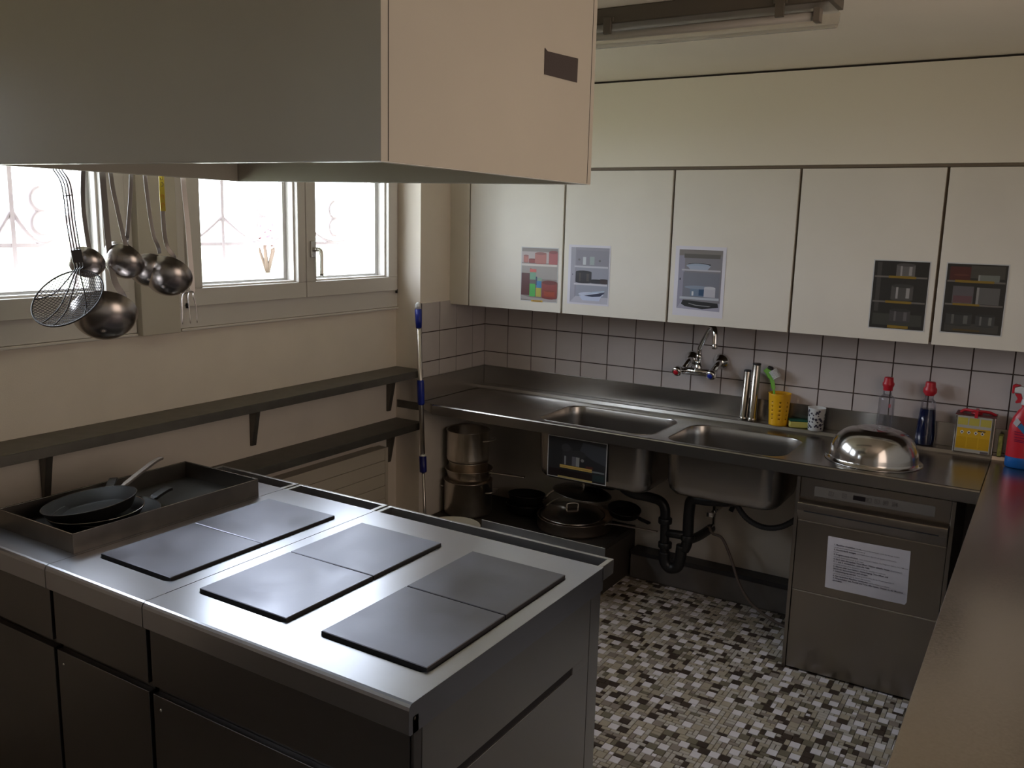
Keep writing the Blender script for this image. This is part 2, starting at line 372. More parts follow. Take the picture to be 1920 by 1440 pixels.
grille('window_grille', -1.95, -0.5, 'wrought iron scroll grille outside the right window with the lever handle')
grille('window_grille', -3.059, -2.129, 'wrought iron scroll grille outside the left window behind the hanging ladles')
def shrub(x, y, z, r, n, leafm, label, h=1.2):
    t = thing('flowering_shrub', label, 'shrub', (x, y, z)); st = MB()
    for k in range(5):
        a = k*1.3; st.tube([(x, y, z), (x+0.1*math.cos(a), y+0.1*math.sin(a), z+h*.5), (x+0.3*r*math.cos(a), y+0.3*r*math.sin(a), z+h)], [0.03, 0.02, 0.01], 6)
    st.build('stem', mat('bark', (0.12,0.08,0.06), 0.9), t); lf = MB()
    for k in range(n):
        d = Vector((random.gauss(0,1), random.gauss(0,1), random.gauss(0,1))).normalized() * r * random.random()**0.4
        c = Vector((x, y, z+h)) + Vector((d.x, d.y, d.z*0.8)); u = Vector((random.gauss(0,1), random.gauss(0,1), random.gauss(0,1))).normalized(); v = u.orthogonal().normalized()
        s = 0.05; lf.quad(c-u*s, c+v*s*.6, c+u*s, c-v*s*.6)
    o = lf.build('leaves', leafm, t); o['kind'] = 'stuff'
shrub(-7.0, 4.9, 1.0, 0.33, 500, mat('pink_blossom', (0.62, 0.40, 0.47), 0.8), 'pink flowering shrub on the grass beyond the right window', 0.6)
# ================================================================== HOOD
def hood():
    X0, X1, Y0, Y1, T = 0.43, 1.69, -2.90, -2.105, 0.019
    h = thing('extractor_hood', 'large cream laminate extractor hood hanging from the ceiling over the cooking range', 'hood', (0.43, -2.9, 1.885))
    zb = lambda x: 1.885 + (X1 - x)*0.0087
    def panel(nm, x0, x1, y0, y1, m, lift=0.0):
        mb = MB(); vs = [(x0,y0,zb(x0)+lift),(x1,y0,zb(x1)+lift),(x1,y1,zb(x1)+lift),(x0,y1,zb(x0)+lift),(x0,y0,ZC),(x1,y0,ZC),(x1,y1,ZC),(x0,y1,ZC)]
        mb.add(vs, [(3,2,1,0),(4,5,6,7),(0,1,5,4),(1,2,6,5),(2,3,7,6),(3,0,4,7)]); return mb.build(nm, m, h, 0.0008)
    panel('front_panel', X0, X1, Y0, Y0+T, LAMH); panel('rear_panel', X0, X1, Y1-T, Y1, LAMH)
    panel('side_panel', X1-T, X1, Y0+T+0.0015, Y1-T-0.0015, LAMH); panel('side_panel', X0, X0+T, Y0+T+0.0015, Y1-T-0.0015, LAMH)
    e = MB(); t = 0.0015   # pale edge banding under the panels
    for (x0, x1, y0, y1) in ((X0, X1, Y0, Y0+T), (X0, X1, Y1-T, Y1), (X1-T, X1, Y0+T, Y1-T), (X0, X0+T, Y0+T, Y1-T)):
        e.add([(x0,y0,zb(x0)-t),(x1,y0,zb(x1)-t),(x1,y1,zb(x1)-t),(x0,y1,zb(x0)-t),(x0,y0,zb(x0)-.0001),(x1,y0,zb(x1)-.0001),(x1,y1,zb(x1)-.0001),(x0,y1,zb(x0)-.0001)], [(3,2,1,0),(4,5,6,7),(0,1,5,4),(1,2,6,5),(2,3,7,6),(3,0,4,7)])
    e.build('edge_banding', mat('pale_edge', (0.72, 0.70, 0.64), 0.3), h)
    for y_ in (Y0+T, Y1-T-0.0015): bx('panel_joint', GAP, (X1-0.003, X1+0.0004, y_, y_+0.0015, 1.886, ZC), h)
    r = MB(); r.tube([(0.395, -2.88, 1.975), (0.395, -2.12, 1.975)], 0.005, 8)
    for y in (-2.87, -2.5, -2.13): r.tube([(0.432, y, 1.975), (0.395, y, 1.975)], 0.005, 8)
    tag(r.build('utensil_rail', STEELU), 'steel rail behind the hood edge carrying the hanging ladles', 'rail')
    tp = MB(); tp.add([(X1+0.0012,-2.352,2.163),(X1+0.0012,-2.34,2.158),(X1+0.0012,-2.197,2.166),(X1+0.0012,-2.198,2.112),(X1+0.0012,-2.351,2.108)], [(4,3,2,1,0)])
    tag(tp.build('adhesive_tape', mat('dark_tape', (0.060,0.045,0.045), 0.45), None, 0, 0.0008), 'short strip of dark grey adhesive tape on the right side of the hood', 'tape')
hood()
# ================================================================== COOKING RANGE (three modules side by side)
ZT = 0.88
def module(name, label, x0, x1, pits, last=False):
    g = thing(name, label, 'stove', (x0, -2.88, 0.0), 'modules of the cooking range')
    yf, yb, x0, x1 = -2.890, -2.052, x0+0.0015, x1-0.0015
    # top sheet with rounded front lip, recesses for the plates
    t = MB(); xs = [x0]; ys0, ys1 = yf+0.012, yb
    cells = []
    px = x0
    for (a, b) in pits:
        cells.append(('s', px, a-0.02)); cells.append(('p', a-0.02, b+0.02, a, b)); px = b+0.02
    cells.append(('s', px, x1))
    for c in cells:
        if c[0] == 's': t.quad((c[1],ys0,ZT),(c[2],ys0,ZT),(c[2],ys1,ZT),(c[1],ys1,ZT))
        else:
            A, B, a, b = c[1:]; p0, p1 = -2.778, -2.168
            t.quad((A,ys0,ZT),(B,ys0,ZT),(B,p0-0.02,ZT),(A,p0-0.02,ZT)); t.quad((A,p1+0.02,ZT),(B,p1+0.02,ZT),(B,ys1,ZT),(A,ys1,ZT))
            loop = rrect(a, b, p0, p1, 0.022); loop2 = rrect(a+0.003, b-0.003, p0+0.003, p1-0.003, 0.020)
            ring(t, (A, B, p0-0.02, p1+0.02), loop, ZT)
            loft(t, [[(p[0],p[1],ZT) for p in loop], [(p[0],p[1],ZT-0.004) for p in loop2]], 0, True, False)
            loft(t, [[(p[0],p[1],ZT-0.004) for p in loop2], [(p[0],p[1],ZT-0.035) for p in loop2]], 1, True, True)
    lip = [(yf+0.012, ZT), (yf+0.006, ZT-0.0015), (yf+0.002, ZT-0.006), (yf, ZT-0.013), (yf, ZT-0.062), (yf+0.004, ZT-0.066), (yf+0.03, ZT-0.066), (yf+0.03, ZT-0.03), (yf+0.012, ZT-0.03)]
    t.prism(lip, x0, x1, 'x')
    t.box(x0, x1, yb-0.004, yb, ZT-0.04, ZT-0.0005)
    if last:
        t.box(x1-0.001, x1, yf+0.012, yb, ZT-0.066, ZT-0.0003)
    t.build('top_sheet', [STEELT, PITM], g)
    for (a, b) in pits:
        for (q0, q1) in ((-2.772, -2.4695), (-2.4655, -2.176)):
            hp = MB(); X_0, X_1, Y_0, Y_1, zt_ = a+0.004, b-0.006, (q0+0.004 if q0 < -2.6 else q0), q1, ZT+0.0085
            hp.box(X_0, X_1, Y_0, Y_1, ZT-0.030, zt_-0.0015, 1); e_ = 0.0016
            hp.add([(X_0,Y_0,zt_-0.0014),(X_1,Y_0,zt_-0.0014),(X_1,Y_1,zt_-0.0014),(X_0,Y_1,zt_-0.0014),(X_0+e_,Y_0+e_,zt_),(X_1-e_,Y_0+e_,zt_),(X_1-e_,Y_1-e_,zt_),(X_0+e_,Y_1-e_,zt_)], [(4,5,6,7),(0,1,5,4),(1,2,6,5),(2,3,7,6),(3,0,4,7)], 0)
            hp.build('hot_plate', [IRON, PITM], g)
    # carcass
    bx('body', STEELD, (x0, x1-0.012, -2.855, -2.075, 0.10, ZT-0.045), g)
    bx('plinth', PITM, (x0+0.01, x1-0.03, -2.80, -2.12, 0.0, 0.10), g)
    bx('front_fascia', STEELD, (x0+0.001, x1-0.012, -2.874, -2.8555, 0.662, ZT-0.067), g, 0.001)
    d = bx('front_door', STEELD, (x0+0.001, x1-0.012, -2.874, -2.8555, 0.10, 0.640), g, 0.0015)
    MB().lathe([(0.004,0),(0.004,0.002),(0.002,0.003)], (x0+0.03, -2.874, 0.606), (0,-1,0), 10).build('screw', CHROME, d)
    # rear hand rail: a long slot behind the top, closed by a bar, with an arm at each end
    r = MB(); r.box(x0+0.003, x1-0.003, -1.992, -1.980, ZT-0.042, ZT); r.box(x0+0.003, x0+0.018, -2.0515, -1.992, ZT-0.042, ZT); r.box(x1-0.018, x1-0.003, -2.0515, -1.992, ZT-0.042, ZT)
    r.build('hand_rail', STEEL, g, 0.0015)
    bx('control_panel', STEELD, (x0+0.002, x1-0.012, -2.0745, -2.045, 0.62, ZT-0.05), g, 0.001)
    rd = bx('rear_door', STEELD, (x0+0.004, x1-0.014, -2.0745, -2.050, 0.11, 0.612), g, 0.0015)
    MB().tube([(x1-0.06, -2.05, 0.58), (x1-0.06, -2.02, 0.58), (x0+0.06, -2.02, 0.58), (x0+0.06, -2.05, 0.58)], 0.007, 8).build('door_handle', STEEL, rd)
    n = 2 if x1-x0 < 0.6 else 4
    for k in range(n):
        xk = x1-0.045-(x1-x0-0.1)*k/max(1, n-1)*0.95
        MB().lathe([(0.026,0),(0.026,0.010),(0.020,0.013),(0.018,0.032),(0.014,0.034)], (xk, -2.0445, 0.70), (0,1,0), 20).build('knob', mat('knob_grey', (0.16,0.15,0.14), 0.35) if k == 0 else bpy.data.materials['knob_grey'], g)
    if last:
        sp = MB(); sp.box(x1-0.0115, x1-0.0035, -2.870, -2.845, 0.10, ZT-0.067); sp.build('corner_strip', STEELD, g, 0.001)
        sd = MB(); sd.box(x1-0.0115, x1-0.0035, -2.843, -2.115, 0.655, ZT-0.067); sd.box(x1-0.0115, x1-0.0035, -2.843, -2.115, 0.10, 0.633)
        sd.box(x1-0.0115, x1-0.0035, -2.205, -2.115, 0.633, 0.655); sd.build('side_panel', STEEL, g, 0.001)
        bx('slot', PITM, (x1-0.0118, x1-0.008, -2.843, -2.205, 0.633, 0.655), g)
        bx('rear_post', STEEL, (x1-0.0115, x1-0.0035, -2.112, -2.055, 0.10, 0.825), g, 0.001)
        MB().lathe([(0.0035,0),(0.0035,0.0006)], (x1-0.0001, -2.872, ZT-0.035), (1,0,0), 12).build('rivet_hole', GAP, g)
        st = MB(); st.box(1.262, x1-0.062, -1.915, -1.912, ZT-0.055, ZT-0.003); st.box(1.262, x1-0.062, -1.98, -1.912, ZT-0.058, ZT-0.055)
        st.build('rear_splash_strip', STEEL, g, 0.0008)
    return g
module('cooking_range', 'left module of the steel range carrying the steel tray with frying pans', 0.15, 0.548, [])
module('cooking_range', 'middle narrow module of the steel range with one pair of square hot plates', 0.548, 0.947, [(0.603, 0.899)])
module('cooking_range', 'wide right module of the steel range with four square hot plates', 0.947, 1.750, [(0.999, 1.304), (1.402, 1.704)], True)
# steel tray standing on the left module
def tray():
    t = thing('steel_tray', 'deep rectangular dull steel tray on the left module holding frying pans', 'tray', (0.355, -2.48, ZT))
    x0, x1, y0, y1, z0, z1 = 0.174, 0.537, -2.802, -2.155, ZT, 0.936; m = mat('tray_steel', (0.21, 0.19, 0.17), 0.36, 1.0, noise=0.15, nscale=10)
    a = MB(); w = 0.003
    a.box(x0, x1, y0, y0+w, z0, z1); a.box(x0, x1, y1-w, y1, z0, z1); a.box(x0, x0+w, y0+w, y1-w, z0, z1); a.box(x1-w, x1, y0+w, y1-w, z0, z1)
    a.build('wall', m, t, 0.0007); bx('bottom', mat('tray_bottom', (0.035, 0.033, 0.03), 0.5, 0.6), (x0+w, x1-w, y0+w, y1-w, z0, z0+0.003), t)
    r = MB(); r.box(x0-0.0004, x1+0.0004, y0-0.0004, y0+0.0016, z1, z1+0.0012); r.box(x1-0.0016, x1+0.0004, y0, y1, z1, z1+0.0012); r.box(x0, x1, y1-0.0016, y1, z1, z1+0.0012); r.box(x0, x0+0.0016, y0, y1, z1, z1+0.0012)
    r.build('rim', STEELP, t)
tray()
def pan(label, c, n, R, hdir, hlen, mh, depth=0.045, hrise=0.10, hw=0.020, rimm=None, group=None, name='frying_pan', cat='pan', body=NONST):
    """open pan: c = centre of rim, n = normal of rim plane, hdir = handle direction in world (projected into rim plane)"""
    g = thing(name, label, cat, tuple(Vector(c) - Vector(n).normalized()*depth), group); n = Vector(n).normalized(); c = Vector(c)
    rb = R*0.80
    b = MB(); b.lathe([(0,-depth),(rb,-depth),(rb+0.008,-depth+0.004),(R,-0.001),(R+0.001,0),(R-0.0025,0),(rb+0.005,-depth+0.006),(rb-0.002,-depth+0.003),(0,-depth+0.003)], c, n, 56, caps=False)
    b.build('body', body, g)
    rr = MB(); pts = []; q = n.to_track_quat('Z','Y').to_matrix()
    for k in range(56): a = 2*PI*k/56; pts.append(c + q @ Vector(((R-0.0005)*math.cos(a), (R-0.0005)*math.sin(a), 0.0004)))
    rr.tube(pts, 0.0012, 6, closed=True); rr.build('rim', rimm or mat('pan_rim', (0.10,0.095,0.09), 0.3, 0.8), g)
    h = Vector(hdir); h = (h - n*h.dot(n)).normalized(); p0 = c + h*(R-0.004) - n*0.012
    P0 = [p0, p0 + h*0.02 + n*0.006, p0 + h*hlen*0.35 + n*hlen*hrise*0.5, p0 + h*hlen*0.8 + n*hlen*hrise, p0 + h*hlen + n*hlen*hrise*1.05]
    hd = MB(); hd.ribbon(smoothpath(P0, 6), [hw*0.75]*8 + [hw]*17, 0.009, n); hd.build('handle', mh, g, 0.003)
    rv = MB()
    s = n.cross(h)
    for k in (-1, 1): rv.lathe([(0.004,0),(0.003,0.0015)], c + h*(R-0.008) + s*k*0.014 - n*0.014, -h, 8)
    rv.build('rivet', CHROME, g); return g
ALU = mat('worn_aluminium', (0.42, 0.38, 0.36), 0.38, 1.0)
pan('largest black frying pan with a bright metal handle, topmost in the steel tray', (0.352, -2.632, 0.952), (-0.105, -0.085, 0.991), 0.131, (-0.20, 0.62, 0.10), 0.215, ALU, 0.040, 0.16, group='frying pans in the steel tray')
pan('frying pan with a thin bright rim just under the topmost pan in the tray', (0.362, -2.620, 0.925), (-0.03, -0.03, 1), 0.134, (-0.62, 0.62, 0.1), 0.13, BLACK, 0.036, 0.20, 0.026, STEELP, group='frying pans in the steel tray')
pan('bottom black frying pan with a black handle showing right of the stack in the tray', (0.376, -2.590, 0.9140), (0, 0, 1), 0.146, (-0.06, 0.9, 0.1), 0.085, BLACK, 0.030, 0.25, 0.030, group='frying pans in the steel tray')
# ================================================================== HANGING UTENSILS
def ladle(label, c, n, R, path, w, m=STEELU, tape=None, depth=0.8, group='ladles hanging under the hood'):
    c = Vector(c); n = Vector(n).normalized(); g = thing('ladle', label, 'ladle', tuple(c), group)
    b = MB(); prof = []
    H = R*depth
    for k in range(15): a = PI/2*k/14; prof.append((R*math.cos(a), -H*math.sin(a)))
    prof = [(R*1.03, 0.001), (R*1.03, -0.001)] + prof[1:]
    inner = [(max(r-0.0014, 0), h+0.0014) for r, h in prof[2:]][::-1]
    b.lathe(prof + inner + [(R*0.985, 0.001), (R*1.03, 0.001)], c, n, 44, caps=False); b.build('bowl', m, g)
    h = MB(); P0 = smoothpath(path, 6); h.ribbon(P0, w, 0.0022, (1, -0.5, 0.1)); h.build('handle', HANDM, g, 0.0006)
    top = Vector(path[-1])
    hk = MB(); hk.tube(smoothpath([top, top + Vector((0.004,0,0.02)), (0.395, top.y, 1.986), (0.382, top.y, 1.970)], 5), 0.0028, 6); hk.build('hook', m, g)
    if tape:
        t = MB(); t.ribbon(tape, w+0.002, 0.0034, (1, -0.5, 0.1)); to = t.build('yellow_tape', mat('yellow_tape', (0.62, 0.47, 0.03), 0.5), g)
        to['label'] = 'yellow tape with orange and black marks'
        mk = MB(); rnd = random.Random(3)
        a = Vector(tape[0]); bb = Vector(tape[-1]); N = Vector((1, -0.5, 0.1)).normalized()
        for k, (t0, r0, colr) in enumerate(((0.25, 0.0045, 0), (0.40, 0.004, 0), (0.68, 0.0042, 1), (0.88, 0.005, 1))):
            p = a.lerp(bb, t0) + N*0.0026; u = (bb-a).normalized().cross(N); v = (bb-a).normalized()
            mk.tube([p + u*r0*math.cos(t*0.5+k)*0.9 + v*r0*1.5*math.sin(t*0.5+k) for t in range(10)], 0.0007, 5, mi=colr)
        mk.build('marking', [INK, mat('orange_ink', (0.75, 0.2, 0.02), 0.5)], to)
    return g
zt = 1.972
ladle('small ladle hanging leftmost, partly behind the wire skimmer', (0.343, -2.590, 1.648), (-0.40, 0.50, 0.45), 0.050, [(0.352,-2.580,1.672),(0.350,-2.585,1.692),(0.350,-2.594,1.80),(0.370,-2.600,1.90),(0.392,-2.600,zt)], 0.0115)
ladle('large dark ladle hanging lowest of all, with a broad flat handle', (0.372, -2.563, 1.502), (-0.50, 0.40, 0.58), 0.088, [(0.392,-2.508,1.535),(0.398,-2.520,1.555),(0.392,-2.540,1.60),(0.385,-2.546,1.70),(0.385,-2.552,1.85),(0.386,-2.556,zt)], 0.0165)
ladle('shiny medium ladle hanging second from the left, a bright streak on its bowl', (0.392, -2.503, 1.650), (-0.32, 0.56, 0.42), 0.056, [(0.402,-2.492,1.682),(0.398,-2.502,1.70),(0.395,-2.520,1.80),(0.394,-2.531,1.87),(0.394,-2.538,zt)], 0.0115)
ladle('ladle with a thin handle seen edge-on, behind the shiny medium ladle', (0.352, -2.478, 1.658), (-0.25, 0.58, 0.45), 0.055, [(0.358,-2.466,1.688),(0.362,-2.472,1.702),(0.372,-2.474,1.73),(0.385,-2.466,1.85),(0.392,-2.462,zt)], 0.0105)
ladle('ladle whose thin bright handle curves into a bowl behind the yellow-taped ladle', (0.350, -2.392, 1.622), (-0.50, 0.40, 0.55), 0.060, [(0.376,-2.372,1.668),(0.386,-2.384,1.69),(0.388,-2.398,1.72),(0.388,-2.408,1.78),(0.388,-2.418,1.89),(0.390,-2.424,zt)], 0.0110)
ladle('ladle with yellow tape around the top of its handle', (0.384, -2.352, 1.604), (-0.38, 0.52, 0.48), 0.071, [(0.400,-2.338,1.642),(0.406,-2.346,1.662),(0.402,-2.364,1.69),(0.396,-2.368,1.75),(0.394,-2.368,1.89),(0.394,-2.368,zt)], 0.0125, tape=[(0.3945,-2.368,1.925),(0.395,-2.3682,1.86),(0.3965,-2.3685,1.795)])
# two-pronged looking carving fork: flat handle, three tines
fk = thing('fork', 'long steel fork with three tines hanging rightmost under the hood', 'fork', (0.38, -2.28, 1.45))
h = MB(); h.ribbon([(0.388,-2.266,1.548),(0.388,-2.268,1.60),(0.388,-2.275,1.75),(0.388,-2.286,1.90),(0.390,-2.290,1.972)], 0.0145, 0.002, (1,-0.5,0.1)); h.build('handle', mat('fork_steel', (0.36,0.33,0.31), 0.32, 1.0), fk)
for (y, b) in ((-2.312, 0), (-2.283, 0), (-2.257, 0)):
    top = (0.388, -2.283 + (y+2.283)*0.75, 1.532); MB().tube(smoothpath([(0.388, -2.266-0.004, 1.549) if abs(y+2.283) > .01 else (0.388,-2.272,1.549), (0.388, -2.277+(y+2.28)*0.6, 1.545), top, (0.389, y+0.004 if y < -2.29 else y, 1.50), (0.392, y, 1.449)], 5), [0.0024]*16+[0.0018]*4+[0.0008], 6).build('tine', STEELU, fk)
MB().tube(smoothpath([(0.390,-2.290,1.972),(0.396,-2.29,1.986),(0.384,-2.29,1.972)], 4), 0.0025, 6).build('hook', STEELU, fk)
# wire skimmer
def skimmer():
    g = thing('skimmer', 'round wire mesh skimmer with a four-wire handle hanging at the far left', 'skimmer', (0.394, -2.685, 1.555)); R = 0.1
    c = Vector((0.394, -2.685, 1.553)); n = Vector((0.245, -0.672, 0.698)).normalized(); q = n.to_track_quat('Z','Y').to_matrix()
    W_ = mat('dark_wire', (0.055, 0.048, 0.048), 0.45, 0.5)
    hdl = Vector((0.394, -2.625, 1.62)); up_ = (hdl - c); up_ = (up_ - n*up_.dot(n)).normalized(); sd = up_.cross(n)
    P = lambda u, v, d=0: c + sd*u + up_*v + n*d
    MB().tube([P(R*math.cos(2*PI*k/60), R*math.sin(2*PI*k/60)) for k in range(60)], 0.0024, 6, closed=True).build('rim', W_, g)
    D = 0.030; hgt = lambda u, v: -D*max(0, 1-(u*u+v*v)/(R*R))
    m = MB(); N = 26
    for i in range(1, N):
        a = -R + 2*R*i/N; L = math.sqrt(max(0, R*R-a*a)); k = max(4, int(L/R*16))
        ps = [-L + 2*L*j/k for j in range(k+1)]
        m.tube([P(a, p, hgt(a, p)) for p in ps], 0.0010, 3); m.tube([P(p, a, hgt(a, p)) for p in ps], 0.0010, 3)
    o = m.build('wire_mesh', W_, g); o['kind'] = 'stuff'
    tops = []
    for k in range(4):
        w = (k-1.5)*0.0062
        T = lambda y, z, s=1, x=0.44: Vector((x + w*0.35*s, y + w*1.1*s, z))
        base = [T(-2.69,1.968,1,.402), T(-2.702,1.91,1,.405), T(-2.700,1.868,1,.438), T(-2.694,1.83), T(-2.689,1.752), T(-2.679,1.668), T(-2.674,1.640), Vector((0.418,-2.668,1.627))+Vector((w*.2,w*.8,0))]
        ang = (200, 262, 285, 335)[k]*PI/180; e = P(R*math.cos(ang), R*math.sin(ang)); midp = (base[-1]+e)/2 - n*0.020 + (Vector((0,0,0)))
        pts = smoothpath(base + [base[-1].lerp(e, .3) - n*0.014, base[-1].lerp(e, .6) - n*0.022, base[-1].lerp(e, .85) - n*0.012, e], 5)
        MB().tube(pts, 0.0018, 6).build('handle_wire', W_, g)
    MB().ribbon([(0.4405,-2.6815,1.685),(0.4405,-2.6765,1.651)], 0.026, 0.006, (1,-0.5,0.1)).build('ferrule', mat('dark_ferrule', (0.05,0.045,0.045), 0.4, 0.8), g)
    MB().tube([T_ for T_ in (Vector((0.438,-2.706,1.826)), Vector((0.444,-2.682,1.830)))], 0.0016, 6).build('cross_wire', W_, g)
    MB().tube(smoothpath([(0.402,-2.69,1.965),(0.404,-2.69,1.985),(0.386,-2.69,1.975)], 4), 0.0025, 6).build('hook', W_, g)
skimmer()
# ================================================================== SHELVES, RADIATOR, MOP
def shelf(z, ys, label, yl):
    s = thing('wall_shelf', label, 'shelf', (WX, -0.6, z), 'steel shelves on the window wall')
    m = MB(); xf = 0.016
    m.box(WX+0.001, xf, yl, -0.589, z-0.003, z); m.box(xf-0.003, xf, yl, -0.589, z-0.036, z-0.003); 
    m.build('board', STEELM, s, 0.001)
    m = MB(); m.box(WX+0.001, 0.016, -0.589, -0.5885, z-0.036, z)   # closed end against the pier
    for y in ys:
        k = MB(); k.prism([(WX+0.001, z-0.004), (WX+0.001, z-0.225), (WX+0.012, z-0.225), (WX+0.05, z-0.036), (WX+0.06, z-0.004)], y-0.0125, y+0.0125, 'y'); k.build('bracket', STEELM, s, 0.001)
    return s
shelf(1.046, (-2.470, -1.556, -0.655), 'upper grey steel shelf under the windows', -3.3)
shelf(0.775, (-2.40, -0.655), 'lower grey steel shelf above the radiator', -2.45)
def radiator():
    x0, x1, y0, y1, z1 = WX+0.02, -0.082, -2.3, -0.748, 0.660
    r = thing('radiator', 'flat cream panel radiator below the lower shelf', 'radiator', (WX, -1.5, 0.12))
    z = z1; hs = [0.066]*7
    for h_ in hs:
        bx('panel', RADM, (x0, x1, y0, y1-0.022, z-h_+0.0022, z), r, 0.0015); z -= h_
    bx('side_cover', RADM, (x0, x1+0.001, y1-0.0205, y1, z, z1), r, 0.002)
    bx('rear_plate', RADM, (WX+0.001, x0-0.001, y0, y1-0.03, z, z1-0.005), r)
radiator()
mp = thing('mop_pole', 'telescopic silver mop pole with blue grips and white tip leaning at the pier', 'mop', (0.085, -0.655, 0.0))
A, B = Vector((0.100, -0.660, 0.001)), Vector((0.008, -0.625, 1.384)); D_ = lambda z: A.lerp(B, z/1.384)
SIL = mat('silver_tube', (0.66, 0.62, 0.58), 0.3, 1.0)
MB().tube([D_(0.0), D_(0.60)], 0.0080, 14).build('lower_tube', SIL, mp); MB().tube([D_(0.60), D_(1.28)], 0.0125, 16).build('upper_tube', SIL, mp)
MB().tube([D_(1.262), D_(1.30), D_(1.355)], [0.0145, 0.0165, 0.0172], 20).build('top_grip', BLUE, mp)
MB().tube([D_(1.355), D_(1.378), D_(1.388)], [0.015, 0.014, 0.007], 20).build('end_cap', WHT, mp)
MB().tube([D_(0.875), D_(0.885), D_(0.985), D_(1.0)], [0.0155, 0.018, 0.018, 0.0165], 20).build('middle_grip', BLUE, mp)
MB().tube([D_(0.530), D_(0.535), D_(0.612)], [0.0165, 0.0185, 0.0185], 20).build('clamp_sleeve', mat('dark_blue_plastic', (0.008, 0.010, 0.14), 0.35), mp)
MB().tube([D_(0.612), D_(0.622)], [0.0165, 0.014], 20).build('collar', WHT, mp)
# ================================================================== WALL CABINETS AND THEIR PICTURES
DY = -0.34
doors = [(0.119, 0.656), (0.667, 1.200), (1.211, 1.748), (1.759, 2.293), (2.304, 2.840)]
labs = ['cream wall cabinet nearest the windows, with a picture of red bowls', 'cream wall cabinet with a pale picture of glasses and a white bowl', 'cream wall cabinet above the tap, with a pale picture of glass dishes',
        'cream wall cabinet with a dark picture of steel pots near its right edge', 'cream wall cabinet at the right edge, with a dark picture of boxes']
for (a, b), lb in zip(doors, labs):
    c = thing('wall_cabinet', lb, 'cabinet', (a, -0.001, 1.365), 'wall cabinets over the sinks')
    k = MB(); k.box(a-0.005, a+0.013, DY+0.0185, -0.007, 1.368, 2.036); k.box(b-0.013, b+0.0055, DY+0.0185, -0.007, 1.368, 2.036)
    k.box(a+0.013, b-0.013, DY+0.0185, -0.007, 1.368, 1.386); k.box(a+0.013, b-0.013, DY+0.0185, -0.007, 2.018, 2.036); k.box(a+0.013, b-0.013, -0.02, -0.007, 1.386, 2.018)
    k.build('carcass', EDGE, c); bx('door', LAM, (a, b, DY, DY+0.018, 1.362, 2.034), c, 0.001)
struct(bx('trim_6', LAM, (-0.0070, 0.111, DY+0.002, -0.007, 1.362, 2.034), bevel=0.001))
def picture(name, label, x0, x1, z0, z1, shapes, paper=None, cat='picture', y=DY, skew=0.0, group='printed pictures on the cabinet doors'):
    g = thing(name, label, cat, ((x0+x1)/2, y, z0), group)
    if paper: p = paper
    else: p = (x0-0.004, x1+0.004, z0-0.004, z1+0.004)
    bx('sheet', PAPER if paper else mat('thin_border', (0.5,0.5,0.5), 0.5), (p[0], p[1], y-0.0009, y-0.0003, p[2], p[3]), g)
    m = MB(); W_, H_ = x1-x0, z1-z0
    for i, s in enumerate(shapes):
        yy = y-0.0011-0.00004*i
        if s[0] == 'r':
            _, u0, v0, u1, v1, col = s; X = lambda u: x0+u*W_; Z = lambda v: z0+v*H_
            m.quad((X(u0),yy,Z(v0)),(X(u1),yy,Z(v0)),(X(u1),yy,Z(v1)),(X(u0),yy,Z(v1)), 0, col)
        elif s[0] == 'q':
            m.add([(x0+u*W_, yy, z0+v*H_) for u, v in s[1]], [tuple(range(len(s[1])))], 0, False, s[2])
        elif s[0] == 'e':
            _, u, v, ru, rv, col = s; m.add([(x0+(u+ru*math.cos(2*PI*k/20))*W_, yy, z0+(v+rv*math.sin(2*PI*k/20))*H_) for k in range(20)], [tuple(range(20))], 0, False, col)
    m.build('print', PRINT, g); return g
def pot(u, v, w, h, col, hi=None, lid=0.0):
    o = [('e', u, v, w/2, h*0.13, tuple(c*0.8 for c in col)), ('r', u-w/2, v, u+w/2, v+h, col), ('e', u, v+h, w/2, h*0.14, tuple(c*0.6 for c in col))]
    if hi: o += [('r', u-w*0.28, v+h*0.05, u-w*0.18, v+h*0.9, hi), ('r', u+w*0.18, v+h*0.1, u+w*0.34, v+h*0.85, hi)]
    return o
RB = (0.22, 0.035, 0.03); RL = (0.36, 0.13, 0.11); GW = (0.36, 0.35, 0.35)
